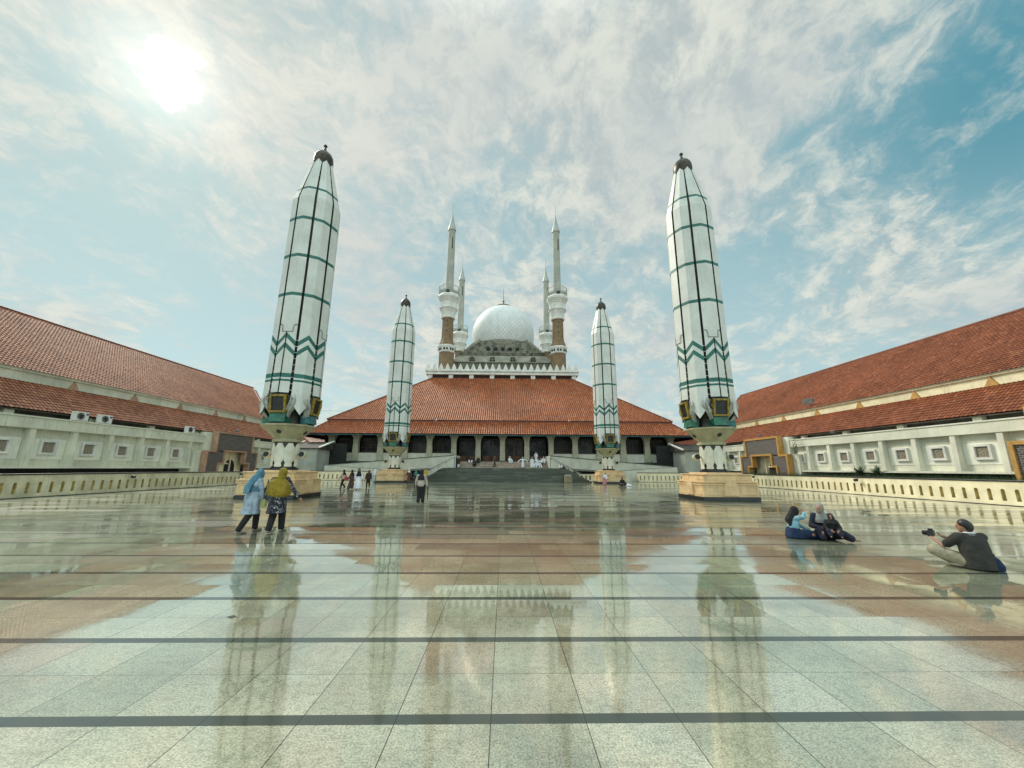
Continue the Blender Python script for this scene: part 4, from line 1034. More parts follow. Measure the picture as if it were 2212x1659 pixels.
# minarets
def minaret(L):
    r = thing('minaret', L, 'minaret', group='minarets around the dome')
    o8 = R(22.5)
    b = MB(); b.lathe([(20, 1.60), (24.75, 1.55)], 8, rot=o8); b.lathe([(26.05, 1.62), (26.4, 1.60), (27.0, 1.36), (27.7, 1.22), (28.3, 1.2), (32.1, 1.16)], 8, rot=o8); br = b.build('brick_shaft', BRICK, r)
    b = MB()
    for (z, s_) in ((29.1, .16), (31.3, .16)):
        b.box(-s_, s_, -1.17, -1.08, z-s_, z+s_)
    b.build('slot', DARK, br)
    b = MB()
    for (z, s_) in ((29.1, .16), (31.3, .16)):
        for (x0, x1, z0, z1) in ((-s_-.08, s_+.08, s_, s_+.08), (-s_-.08, s_+.08, -s_-.08, -s_), (-s_-.08, -s_, -s_, s_), (s_, s_+.08, -s_, s_)): b.box(x0, x1, -1.19, -1.08, z+z0, z+z1)
    b.build('slot_frame', SKIRT, br)
    b = MB(); b.lathe([(24.5, 1.6), (24.62, 1.72), (24.85, 1.74), (25.5, 1.82), (25.6, 1.95), (25.9, 1.98), (26.0, 1.86), (26.06, 1.6)], 8, rot=o8); cl_ = b.build('arcade_collar', WHITE, r)
    b = MB()
    for k in range(8):
        for s_ in (-.28, .28):
            n = 6; arc = [(s_+.17*math.cos(PI*i/n), 25.2+.17*math.sin(PI*i/n)) for i in range(n+1)]
            m0 = len(b.v); b.prism([(s_+.17, 24.9)]+arc+[(s_-.17, 24.9)], 'y', -1.735, -1.6)
            Mz = Matrix.Rotation(k*PI/4, 4, 'Z')
            for i in range(m0, len(b.v)): b.v[i] = tuple(Mz @ Vector(b.v[i]))
    b.build('arcade_arch', DARK, cl_)
    b = MB(); b.lathe([(31.9, 1.3), (32.0, 1.5), (32.2, 1.52), (32.3, 1.38), (33.1, 1.5), (33.9, 1.78), (34.0, 1.95), (34.25, 1.97), (34.4, 1.76), (35.5, 1.78), (35.6, 1.9), (35.75, 1.92), (36.2, 2.2), (36.4, 2.32), (36.75, 2.36), (36.9, 2.25), (37.2, 2.1)], 8, rot=o8); ga = b.build('gallery', WHITE, r)
    b = MB()
    for k in range(8):
        a = o8+k*PI/4; a2 = a+PI/4; p = Vector((2.14*math.cos(a), 2.14*math.sin(a), 0)); q = Vector((2.14*math.cos(a2), 2.14*math.sin(a2), 0))
        for z in (37.9, 38.9): b.caps(p+Vector((0, 0, z)), q+Vector((0, 0, z)), .05, .05, 5)
        b.caps(p+Vector((0, 0, 37.1)), p+Vector((0, 0, 38.95)), .06, .06, 5)
        for i in range(1, 6): s_ = p.lerp(q, i/6); b.caps(s_+Vector((0, 0, 37.1)), s_+Vector((0, 0, 38.9)), .022, .022, 4)
    b.lathe([(37.1, 2.10), (37.75, 2.10)], 8, rot=o8, cap=False); b.build('railing', TOWER, ga)
    b = MB(); b.box(-.35, .35, -2.16, -2.0, 37.2, 37.7); b.build('loudspeaker', BLACK, ga)
    b = MB(); b.lathe([(36.9, .92), (38.5, .84), (45, .80), (52.7, .76)], 20); s_ = b.build('shaft', TOWER, r, smooth=True)
    b = MB(); b.box(.28, .42, -.88, -.7, 48, 50.6); b.build('slit', DARK, s_)
    b = MB(); b.lathe([(52.5, .80), (52.6, .89), (52.95, .90), (53.05, .84), (53.6, .74), (54.6, .46), (55.8, .23), (57.2, .05)], 20); b.build('cone_roof', CONE, r, smooth=True)
    b = MB(); b.caps((0, 0, 57.1), (0, 0, 60.), .035, .02, 5); b.build('lightning_rod', METAL, r)
    return r
m0 = minaret('front left minaret with brick shaft and slender pale upper tower')
m0.location = (XC-11.45, 75.6, 0)
for x, y, L in ((XC+11.45, 75.6, 'front right minaret with brick shaft and slender pale upper tower'), (XC-11.7, 98.6, 'rear left minaret, half hidden behind the front left one'), (XC+11.7, 98.6, 'rear right minaret, half hidden behind the front right one')):
    c = copy_tree(m0); c.location = (x, y, 0); tag(c, L)

# service blocks at the ends of the mosque
for s, L in ((-1, 'plain grey service block left of the mosque, behind the near left umbrella'), (1, 'plain grey service block right of the mosque')):
    r = thing('service_block', L, 'building')
    X = lambda a: s*a-.2
    b = MB(); b.box(X(25.0), X(30.4), 53., 57., 0, 4.05); b.build('wall', GREYW, r)
    b = MB(); b.prism([(52.8, 4.05), (52.8, 4.15), (57., 5.2), (57., 4.05)], 'x', X(24.6), X(30.5)); b.build('roof', mat('dark_roof', (.05, .045, .035), .8, .3, 1.), r)
    b = MB(); b.prism([(52.7, 4.16), (52.7, 4.32), (57., 5.4), (57., 5.22)], 'x', X(24.5), X(24.75)); b.prism([(52.7, 4.16), (52.7, 4.32), (57., 5.4), (57., 5.22)], 'x', X(28.7), X(28.95)); b.build('roof_edge', WHITE, r)
    b = MB(); b.box(X(22.6), X(25.0), 56.8, 57., 0, 5.0); b.build('dark_passage', DARK, r)
# overhead wires
for i, (z, L) in enumerate(((11.8, 'upper of two thin overhead wires crossing left of the mosque roof'), (9.3, 'lower of two thin overhead wires crossing left of the mosque roof'))):
    b = MB(); pts = [(-60+5*k, 74., z+1.2-.14*k+.02*(k-5)**2*.3) for k in range(9)]; b.tube(pts, .022, 4)
    tag(b.build('overhead_wire', METAL), L, 'wire')

# ------------------------------------------------------------------ people
SKIN = mat('skin', (.34, .18, .11), .55, .06, 5.)
def cloth(name, c, **k):
    return mat('cloth_'+name, c, .85, k.pop('var', .20), k.pop('scale', 7.), bump=.9, bscale=11., **k)
def floral():
    m = bpy.data.materials.new('floral_cloth'); m.use_nodes = True
    t = NT(m.node_tree); b = m.node_tree.nodes['Principled BSDF']; tc = t.new('ShaderNodeTexCoord').outputs['Object']
    n = t.noise(tc, 22., 3, .6, 1.)
    t.put(b.inputs['Base Color'], t.mix(t.map(n, .56, .64), (.012, .012, .018), (.42, .42, .46))); b.inputs['Roughness'].default_value = .85
    return m
FLORAL = floral()
K = dict(black=cloth('black', (.012, .012, .013)), navy=cloth('navy', (.014, .016, .035)), white=cloth('white', (.72, .74, .78), var=.1), blue=cloth('pale_blue', (.33, .41, .50)),
         teal=cloth('blue_scarf', (.085, .21, .28)), mustard=cloth('mustard', (.27, .19, .012)), olive=cloth('khaki', (.33, .29, .20)), dark=cloth('charcoal', (.03, .028, .024)),
         beige=cloth('beige', (.46, .40, .33)), pink=cloth('pink', (.50, .36, .32)), red=cloth('red', (.33, .06, .06)), grey=cloth('grey_scarf', (.24, .25, .23)),
         lblue=cloth('light_blue_top', (.22, .42, .50)), dblue=cloth('deep_blue', (.006, .022, .075)), green=cloth('green_scarf', (.03, .20, .18)), yellow=cloth('yellow', (.50, .38, .05)),
         brown=cloth('brown', (.10, .045, .03)), patt=cloth('patterned', (.07, .045, .04), fine=.6), rose=cloth('rose', (.55, .22, .25)), hair=mat('black_hair', (.012, .010, .009), .45, .2, 20.), shoe=cloth('shoe', (.30, .27, .20)), sole=cloth('dark_shoe', (.03, .028, .025)), mint=cloth('mint', (.36, .48, .52)))

def V3(*a): return Vector(a)
def stand(h=1.55, stride=0., arm=.12, lean=0., armsw=.1, tilt=0.):
    k = h/1.6; J = {}
    J['pelvis'] = V3(0, 0, .86); J['chest'] = V3(0, lean*.5, 1.18); J['neck'] = V3(0, lean*.8, 1.36); J['head'] = V3(tilt, lean+.015, 1.475)
    for s, n in ((-1, 'L'), (1, 'R')):
        f = stride*s
        J[n+'hip'] = V3(s*.085, 0, .84)
        J[n+'k'] = V3(s*.09, max(f, 0)*.75+.02+max(-f, 0)*.0, .46)
        J[n+'a'] = V3(s*.09, f*1.1, .075+(.07 if f < -.1 else 0)); J[n+'t'] = J[n+'a']+V3(s*.02, .15, -.045-(.02 if f < -.1 else 0))
        J[n+'s'] = V3(s*.165, lean*.7, 1.30); J[n+'e'] = V3(s*(.20+arm), lean*.7-f*armsw*1.5, 1.04); J[n+'w'] = V3(s*(.21+arm*1.2), lean*.7-f*armsw*4+.06, .82)
        J[n+'h'] = J[n+'w']+V3(s*.01, .03, -.15)
    for q in J: J[q] = J[q]*k
    J['k'] = k; J['face'] = V3(0, 1, 0); return J

def body(J, root, voxel, face=None, hands=True, hair=False, feet=True):
    k = J['k']; b = MB(); sk = MB(); fd = J['face'].normalized(); up_ = V3(0, 0, 1); sd = fd.cross(up_).normalized()
    b.caps(J['pelvis'], J['chest'], .115*k, .115*k, 14); b.caps(J['chest'], J['neck'], .11*k, .05*k, 12); b.caps(J['Ls'], J['Rs'], .05*k, .05*k, 10)
    b.caps(J['neck']-V3(0, 0, .03), J['head']-V3(0, 0, .04)*k, .048*k, .045*k, 10)
    Mh = Matrix((sd, fd, sd.cross(fd))).transposed()
    H_ = J['head']; b.ell(H_, .073*k, .092*k, .112*k, 16, 12, M=Mh); b.ell(H_+fd*.03*k-V3(0, 0, .06)*k, .05*k, .055*k, .055*k, 12, 8, M=Mh)
    b.ell(H_+fd*.092*k-V3(0, 0, .012)*k, .013*k, .018*k, .024*k, 8, 6, M=Mh)
    for s in (-1, 1): b.ell(H_+sd*s*.074*k, .010*k, .018*k, .028*k, 8, 6, M=Mh)
    for n in 'LR':
        b.caps(J[n+'hip'], J[n+'k'], .082*k, .052*k, 12); b.caps(J[n+'k'], J[n+'a'], .052*k, .034*k, 12); b.caps(J[n+'a']-V3(0, 0, .02)*k, J[n+'t'], .032*k, .026*k, 8)
        b.caps(J[n+'s'], J[n+'e'], .045*k, .036*k, 10); b.caps(J[n+'e'], J[n+'w'], .036*k, .024*k, 10)
        pal = J[n+'w']+(J[n+'h']-J[n+'w'])*.5; b.caps(J[n+'w'], pal, .024*k, .034*k, 8)
        dirr = (J[n+'h']-J[n+'w']).normalized(); ac = dirr.cross(fd); ac = (ac if ac.length > .1 else sd).normalized(); cu = dirr.cross(ac)
        for i, ln in enumerate((.072, .08, .075, .058)):
            p0 = pal+ac*(i-1.5)*.017*k+dirr*.012; p1 = p0+dirr*ln*.55*k+cu*.006; p2 = p1+dirr*ln*.42*k+cu*.022*k
            sk.caps(p0, p1, .0085*k, .0078*k, 6); sk.caps(p1, p2, .0078*k, .006*k, 6)
        p0 = J[n+'w']+dirr*.03*k-ac*.028*k; sk.caps(p0, p0-ac*.022*k+dirr*.03*k, .010*k, .009*k, 6); sk.caps(p0-ac*.022*k+dirr*.03*k, p0-ac*.024*k+dirr*.06*k, .009*k, .007*k, 6)
    for s in (-1, 1):
        sk.ell(H_+fd*.082*k+sd*s*.028*k+V3(0, 0, .008)*k, .011*k, .008*k, .006*k, 8, 5, 1, M=Mh); sk.ell(H_+fd*.088*k+sd*s*.029*k+V3(0, 0, .028)*k, .016*k, .006*k, .003*k, 8, 4, 1, M=Mh)
    sk.ell(H_+fd*.083*k-V3(0, 0, .055)*k, .020*k, .008*k, .006*k, 8, 4, 2, M=Mh)
    o = b.blob('body', [SKIN, K['black'], mat('lips', (.25, .07, .06), .5)], root, voxel, 3, sk)
    return o
def trousers(J, root, m, voxel, w=1.):
    k = J['k']; b = MB(); b.caps(J['pelvis']+V3(-.05, 0, 0)*k, J['pelvis']+V3(.05, 0, 0)*k, .10*k, .10*k, 12)
    for n in 'LR':
        b.caps(J[n+'hip'], J[n+'k'], .105*k*w, .082*k*w, 12); b.caps(J[n+'k'], J[n+'a']+V3(0, 0, .02), .080*k*w, .066*k*w, 12)
    return b.blob('trousers', m, root, voxel, 3)
def shoes(J, root, m):
    k = J['k']
    for n in 'LR':
        b = MB(); a = J[n+'a'].copy(); a.z -= .035*k; t_ = J[n+'t'].copy(); b.caps(a-(t_-a).normalized()*.03*k, t_, .043*k, .036*k, 10); b.blob('shoe', m, root, .012, 2)
def sleeves(b, J, r=1., to=1.):
    k = J['k']
    for n in 'LR':
        b.caps(J[n+'s'], J[n+'e'], .066*k*r, .056*k*r, 10); b.caps(J[n+'e'], J[n+'e'].lerp(J[n+'w'], to), .056*k*r, .048*k*r, 10)
def top(J, root, m, hem, voxel, flare=1., name='tunic', fold=.03, to=.95, r=1.):
    k = J['k']; b = MB(); p, c, nk = J['pelvis'], J['chest'], J['neck']; z0 = hem*k
    ps = [(V3(p.x, p.y-.01, z0), .20*flare, .155*flare), (V3(p.x, p.y, (z0+p.z)/2), (.185*flare+.175)/2+.01, .145*(flare+1)/2), (p, .200, .170), (p.lerp(c, .55), .175, .140), (c, .178, .130), (c.lerp(nk, .5), .165, .10), (nk-V3(0, 0, .015), .07, .06)]
    if z0 > p.z-.05: ps = ps[2:]; ps[0] = (V3(p.x, p.y, z0), .165, .125)
    b.loft([(q.x, q.y, q.z, a*k, d_*k) for q, a, d_ in ps], 30, fold, 6)
    b.caps(J['Ls'], J['Rs'], .062*k, .062*k, 10); sleeves(b, J, r, to)
    return b.blob(name, m, root, voxel, 3)
def scarf(J, root, m, voxel, drop=.28, back=.0, wide=1., name='headscarf'):
    k = J['k']; b = MB(); fd = J['face'].normalized(); H_ = J['head']; nk = J['neck']; Mh = Matrix((fd.cross(V3(0, 0, 1)).normalized(), fd, V3(0, 0, 1))).transposed()
    b.ell(H_-fd*.018*k+V3(0, 0, .008)*k, .096*k, .105*k, .13*k, 16, 12, M=Mh); b.caps(H_-V3(0, 0, .07)*k-fd*.015*k, nk, .082*k, .095*k, 12)
    c = J['chest']; zt = nk.z
    b.loft([(nk.x, nk.y-back*k, zt-drop*k, .205*k*wide, .15*k), (nk.x, nk.y-back*.6*k, zt-drop*.6*k, .20*k*wide, .145*k), (nk.x, nk.y, zt-.05*k, .165*k*wide, .118*k), (nk.x, nk.y, zt+.03*k, .085*k, .085*k)], 26, .05, 5)
    o = b.blob(name, m, root, voxel, 3); return o
def skirt(J, root, m, voxel, w=1.25, name='dress', top_=True, z0=.10):
    k = J['k']; b = MB(); p = J['pelvis']; mid = (J['La']+J['Ra'])/2; dy = abs(J['La'].y-J['Ra'].y)/2
    b.loft([(mid.x, mid.y, z0*k, .20*k*w, (.16*w)*k+dy*.7), (mid.x, mid.y*.6, .45*k, .18*k*w, .15*k*w+dy*.3), (p.x, p.y, p.z, .165*k, .13*k)], 32, .07, 7)
    if top_:
        c, nk = J['chest'], J['neck']; b.loft([(p.x, p.y, p.z-.05, .165*k, .13*k), (c.x, c.y, c.z, .165*k, .12*k), (nk.x, nk.y, nk.z-.02, .07*k, .06*k)], 24, 0.); b.caps(J['Ls'], J['Rs'], .06*k, .06*k, 10); sleeves(b, J, 1.1, .95)
    return b.blob(name, m, root, voxel, 3)

def P(L, x, y, z=0., heading=0., group=None):
    """heading: compass angle in degrees, 0 = facing away from the camera (+y), 90 = facing right"""
    return thing('person', L, 'person', (x, y, z), -R(heading), group)

# near pair of women -------------------------------------------------
r = P('woman in pale blue tunic and blue headscarf walking beside the left umbrella pedestal', -6.47, 10.42, 0, 32)
J = stand(1.60, .0, .02, .0); k = J['k']
J['chest'] = V3(0, .03, 1.18); J['neck'] = V3(0, .07, 1.34); J['head'] = V3(0, .13, 1.44); J['face'] = V3(-.15, 1, -.12)
J['La'] = V3(-.08, .20, .075); J['Lt'] = V3(-.09, .36, .03); J['Lk'] = V3(-.09, .20, .47)
J['Ra'] = V3(.09, -.26, .085); J['Rt'] = V3(.10, -.10, .03); J['Rk'] = V3(.09, -.05, .47)
J['Rs'] = V3(.16, .06, 1.27); J['Re'] = V3(.21, .12, 1.0); J['Rw'] = V3(.19, .17, .78); J['Rh'] = V3(.19, .20, .62)
J['Ls'] = V3(-.16, .06, 1.27); J['Le'] = V3(-.21, .02, 1.0); J['Lw'] = V3(-.2, .08, .78); J['Lh'] = V3(-.2, .10, .62)
body(J, r, .013); trousers(J, r, K['black'], .013, 1.05); shoes(J, r, K['shoe'])
top(J, r, K['blue'], .45, .013, 1.30, 'tunic', .045); scarf(J, r, K['teal'], .012, .34, .06, .92)
b = MB(); b.loft([(.05, -.20, .96, .09, .05), (.02, -.15, 1.15, .12, .07), (0, -.02, 1.34, .10, .09), (0, .05, 1.45, .07, .07)], 18, .12, 4); b.blob('scarf_tail', K['teal'], r, .012, 2)
r = P('woman in mustard shawl and dark floral tunic walking with her right arm held out', -5.80, 10.40, 0, 0)
J = stand(1.62, .0, .05, .02)
J['head'] = V3(.035, .05, 1.47); J['face'] = V3(.45, .9, -.1)
J['La'] = V3(-.06, -.14, .09); J['Lt'] = V3(-.04, .0, .04); J['Lk'] = V3(-.07, .0, .46); J['Ra'] = V3(.07, .18, .075); J['Rt'] = V3(.10, .33, .035); J['Rk'] = V3(.07, .14, .48)
J['Re'] = V3(.36, .02, 1.03); J['Rw'] = V3(.50, .06, .86); J['Rh'] = V3(.58, .10, .73); J['Le'] = V3(-.30, -.06, 1.05); J['Lw'] = V3(-.24, .08, .84); J['Lh'] = V3(-.20, .17, .74)
body(J, r, .013); trousers(J, r, K['black'], .013, 1.12); shoes(J, r, K['shoe'])
top(J, r, FLORAL, .46, .013, 1.18, 'tunic', .03); scarf(J, r, K['mustard'], .012, .0, 0, 1.)
b = MB(); b.loft([(.02, .0, .84, .13, .15), (.0, .0, .92, .26, .19), (0, .0, 1.02, .325, .20), (0, .0, 1.14, .31, .19), (0, .0, 1.25, .255, .165), (0, .0, 1.33, .165, .125), (0, .01, 1.39, .08, .08)], 32, .045, 6); b.blob('shawl', K['mustard'], r, .013, 2)
bag = thing('handbag', 'small pale green handbag on the arm of the woman in mustard', 'handbag', (-6.16, 10.38, .62), R(-20))
b = MB(); b.loft([(0, 0, 0, .11, .045), (0, 0, .08, .105, .055), (.0, 0, .20, .06, .03)], 18, .05, 3); b.blob('pouch', cloth('pale_green', (.30, .33, .14)), bag, .01, 2)
b = MB(); b.tube([(0, 0, .18), (.05, -.02, .45), (.12, -.03, .68)], .008, 5); b.tube([(0.03, 0, .18), (.09, .03, .45), (.12, -.03, .68)], .008, 5); b.build('strap', K['black'], bag)

# woman in the middle distance ------------------------------------------
r = P('woman in black headscarf, beige top and black trousers walking toward the steps', -3.88, 18.7, 0, 4)
J = stand(1.55, .06, .06, .0); body(J, r, .016); trousers(J, r, K['black'], .016, 1.25); shoes(J, r, K['shoe']); top(J, r, K['beige'], .80, .016, 1.); scarf(J, r, K['black'], .015, .27, .02, .90)
um = thing('closed_umbrella', 'closed dark umbrella held by the woman in the beige top', 'umbrella', (-3.55, 18.68, 0))
b = MB(); b.caps((0, 0, .15), (0, 0, .75), .012, .03, 8); b.build('folded_canopy', K['black'], um); b = MB(); b.caps((0, 0, .75), (0, 0, .84), .01, .01, 6); b.build('handle', METAL, um)

V1 = .022
def simple(L, x, y, z=0., head=0., h=1.5, stride=.12, wear=(), group=None, lean=0., armsw=.1, arm=.05, pose=None):
    r = P(L, x, y, z, head, group); J = pose(h) if pose else stand(h, stride, arm, lean, armsw)
    vx = V1
    body(J, r, .018)
    for (what, m_, *ex_) in wear:
        m_ = K[m_] if isinstance(m_, str) else m_
        if what == 'trousers': trousers(J, r, m_, vx, *(ex_ or [1.]))
        elif what == 'top': top(J, r, m_, ex_[0] if ex_ else .80, vx, 1.1, 'top')
        elif what == 'scarf': scarf(J, r, m_, vx*.8, ex_[0] if ex_ else .25, .0, ex_[1] if len(ex_) > 1 else .95)
        elif what == 'dress': skirt(J, r, m_, vx, *(ex_ or [1.2]))
        elif what == 'skirt': skirt(J, r, m_, vx, ex_[0] if ex_ else 1.1, 'skirt', False)
        elif what == 'cap' or what == 'hair':
            b = MB(); H_ = J['head']; q = J['k']; b.ell(H_+V3(0, 0, .04)*q-J['face']*.015, .082*q, .098*q, .09*q); b.blob('hair' if what == 'hair' else 'cap', m_, r, .016, 2)
    if not any(w[0] == 'nofeet' for w in wear): shoes(J, r, K['sole'])
    return r
G1 = 'visitors walking on the far left of the plaza'
simple('visitor in pink top and black trousers striding past the left balustrade, leftmost', -12.55, 31.2, 0, -70, 1.45, .26, (('trousers', 'black'), ('top', 'pink', .80), ('scarf', 'black', .2)), G1, armsw=.16)
simple('visitor in dark patterned dress with red bag, second from left in the walking group', -11.65, 30.5, 0, -75, 1.45, .24, (('skirt', 'patt', 1.05), ('top', 'brown', .7), ('scarf', 'black', .25)), G1)
bg_ = thing('shoulder_bag', 'red shoulder bag of the visitor in the dark patterned dress', 'bag', (-11.98, 30.3, .62))
b = MB(); b.loft([(0, 0, 0, .16, .07), (0, 0, .18, .17, .08), (0, 0, .32, .12, .04)], 16, .03, 3); b.blob('pouch', K['red'], bg_, .015, 2); b = MB(); b.tube([(0, 0, .3), (.12, .02, .62)], .012, 5); b.build('strap', K['red'], bg_)
simple('visitor in long white dress and black headscarf among the walkers on the left', -10.85, 29.75, 0, 160, 1.56, .12, (('dress', 'white', 1.5), ('scarf', 'black', .36)), G1)
simple('visitor in dark jacket and black headscarf walking left of the far pedestal', -10.95, 32.2, 0, 170, 1.42, .14, (('trousers', 'black'), ('top', 'dark', .78), ('scarf', 'dark', .2)), G1)
simple('child in pale blue dress and white headscarf beside the far left pedestal', -14.55, 44.8, 0, 20, 1.45, .0, (('dress', 'mint', 1.3), ('scarf', 'white', .45, 1.05)), G1)
G2 = 'visitors near the right side of the far left pedestal'
simple('visitor in dark red dress and white headscarf right of the far left pedestal', -10.2, 42.6, 0, 180, 1.5, .0, (('dress', 'brown', 1.1), ('scarf', 'white', .15)), G2)
simple('visitor in teal headscarf and dark clothes half hidden by the woman in beige', -8.2, 37., 0, 170, 1.45, .1, (('trousers', 'dark'), ('top', 'dark', .7), ('scarf', 'green', .35)), G2)
simple('visitor in yellow top near the left corner of the steps', -8.55, 43.2, 0, 200, 1.62, .0, (('trousers', 'black'), ('top', 'yellow', .80), ('hair', 'hair')), G2)
# on the landing and the upper flight
GS = 'visitors on the mosque steps'
ZL = 1.645
def at(x, z):      # y of the tread with height z in the upper flight
    i = max(0, round((z-1.64)/(.88/6))); return 52.4+max(0, i-1)*.36+.16 if i else 51.9
def step(L, x, z, head, h, wear, stride=0., **kw): return simple(L, x, at(x, z), z, head, h, stride, wear, GS, **kw)
def sit(h=1.5, spread=.1):
    J = stand(h); k = J['k']
    J['pelvis'] = V3(0, 0, .10)*k; J['chest'] = V3(0, .06, .44)*k; J['neck'] = V3(0, .10, .61)*k; J['head'] = V3(0, .14, .73)*k
    for s, n in ((-1, 'L'), (1, 'R')):
        J[n+'hip'] = V3(s*.09, .02, .10)*k; J[n+'k'] = V3(s*(.12+spread), .40, .26)*k; J[n+'a'] = V3(s*.12, .46, -.10)*k; J[n+'t'] = V3(s*.13, .60, -.14)*k
        J[n+'s'] = V3(s*.16, .08, .56)*k; J[n+'e'] = V3(s*.23, .20, .34)*k; J[n+'w'] = V3(s*.13, .36, .30)*k; J[n+'h'] = V3(s*.08, .48, .30)*k
    return J
step('person in dark dress standing at the top left end of the steps', -6.35, ZL, 180, 1.5, (('dress', 'black', 1.1), ('scarf', 'black', .3)))
step('person in white trousers and dark coat standing at the top left end of the steps', -6.02, ZL, 150, 1.4, (('trousers', 'white', 1.1), ('top', 'dark', .55), ('scarf', 'black', .2)))
def sitter(L, x, z, top_, bot, scarf_=None, head=180, h=1.5, cap=None):
    w_ = [('trousers', bot, 1.15), ('top', top_, -.1)]
    w_.append(('scarf', scarf_, .22) if scarf_ else ('hair', cap or 'hair'))
    r = P(L, x, at(x, z)+.12, z, head, GS); J = sit(h); body(J, r, .018); trousers(J, r, K[bot], V1, 1.15)
    b = MB(); k = J['k']; p, c, nk = J['pelvis'], J['chest'], J['neck']; b.caps(p, c, .15*k, .14*k, 12); b.caps(c, nk, .13*k, .06*k, 12); b.caps(J['Ls'], J['Rs'], .06*k, .06*k, 8); sleeves(b, J, 1.1); b.blob('top', K[top_], r, V1, 3)
    if scarf_: scarf(J, r, K[scarf_], V1*.8, .22)
    else:
        b = MB(); H_ = J['head']; b.ell(H_+V3(0, -.015, .04)*k, .082*k, .098*k, .09*k); b.blob('hair' if not cap else 'cap', K[cap or 'hair'], r, .016, 2)
    shoes(J, r, K['sole']); return r
sitter('person in black sitting on the top step left of the middle, with a white item', -4.6, 2.40, 'black', 'white', 'black')
sitter('person in black sitting lowest on the left part of the upper steps', -3.98, 1.94, 'black', 'black', 'black')
sitter('person in black sitting on the top step in front of the second column', -3.55, 2.40, 'black', 'dark', None)
step('person in brown top walking across the upper steps', -1.3, 1.79, 100, 1.4, (('trousers', 'dark'), ('top', 'brown', .8), ('hair', 'hair')), .18)
sitter('person in white sitting alone on the top step right of the middle', .75, 2.40, 'white', 'white', None, 150, 1.55, 'white')
step('person in white robe with both arms stretched out on the steps', 2.5, ZL, 180, 1.45, (('dress', 'white', 1.05), ('cap', 'white')), arm=.42)
step('person in long white robe standing left of the white-clad group', 3.72, ZL, 175, 1.42, (('dress', 'white', 1.35), ('cap', 'white')))
sitter('white-clad visitor with dark hair at the left edge of the seated group', 4.2, 1.94, 'blue', 'white', None, 180, 1.5, 'white')
sitter('white-clad visitor sitting in the middle row of the group', 4.6, 2.09, 'white', 'white', None, 170, 1.55, 'white')
sitter('white-clad visitor sitting lowest in the group', 4.35, 1.79, 'white', 'white', None, 200, 1.4, 'hair')
sitter('visitor in white shirt and black trousers at the right of the group', 5.05, 2.09, 'white', 'black', None, 185, 1.6, 'white')
sitter('white-clad visitor sitting highest at the right end of the steps', 5.5, 2.40, 'white', 'white', None, 190, 1.5, 'white')
sitter('dark-haired visitor in white bending forward in the seated group', 4.75, 1.79, 'white', 'white', None, 160, 1.4, 'hair')
simple('person in white standing behind the seated group by the doors', 4.75, 58., 2.52, 200, 1.5, .0, (('dress', 'white', 1.1), ('cap', 'white')), GS)
for (x, z, tp, bt, sc_, L) in ((7.25, 1.49, 'white', 'dark', None, 'visitor in white top sitting highest on the right side of the dark steps'), (7.65, 1.34, 'dark', 'black', 'black', 'visitor in dark clothes sitting second from top on the right side of the dark steps'), (8.2, 1.04, 'red', 'brown', None, 'visitor in red-brown top sitting on the right side of the dark steps'), (8.95, .75, 'black', 'dark', 'dark', 'visitor in black sitting low on the right side of the dark steps'), (9.2, .60, 'brown', 'black', None, 'visitor in brown top sitting lowest on the right side of the dark steps')):
    r = P(L, x-.02, 50.3, z, 160, GS); J = sit(1.35); k = J['k']; body(J, r, .018); trousers(J, r, K[bt], V1, 1.15)
    b = MB(); p, c, nk = J['pelvis'], J['chest'], J['neck']; b.caps(p, c, .15*k, .14*k, 12); b.caps(c, nk, .13*k, .06*k, 12); sleeves(b, J, 1.1); b.blob('top', K[tp], r, V1, 3)
    if sc_: scarf(J, r, K[sc_], V1*.8, .2)
    else: b = MB(); b.ell(J['head']+V3(0, -.015, .04)*k, .082*k, .098*k, .09*k); b.blob('hair', K['hair'], r, .016, 2)
# far right pedestal
GR = 'visitors by the far right pedestal'
simple('person in white shirt and pink trousers standing in front of the far right pedestal', 10.5, 40.7, 0, 10, 1.22, .0, (('trousers', 'rose'), ('top', 'white', .75), ('hair', 'hair')), GR)
simple('small child in pink dress in front of the far right pedestal', 10.1, 39.6, 0, 190, .88, .0, (('dress', 'rose', 1.4), ('scarf', 'rose', .25)), GR)
def ground_sit(r, h, tp, bt, sc_, hair=None, vx=.015, feet='bare'):
    J = stand(h); k = J['k']
    J['pelvis'] = V3(0, 0, .13)*k; J['chest'] = V3(0, .05, .45)*k; J['neck'] = V3(0, .08, .62)*k; J['head'] = V3(0, .10, .75)*k
    for s, n in ((-1, 'L'), (1, 'R')):
        J[n+'hip'] = V3(s*.09, .04, .11)*k; J[n+'k'] = V3(s*.33, .36, .15)*k; J[n+'a'] = V3(-s*.02, .42+s*.05, .07)*k; J[n+'t'] = V3(-s*.16, .46+s*.05, .05)*k
        J[n+'s'] = V3(s*.16, .07, .57)*k; J[n+'e'] = V3(s*.25, .18, .34)*k; J[n+'w'] = V3(s*.14, .36, .26)*k; J[n+'h'] = V3(s*.08, .48, .22)*k
    return J
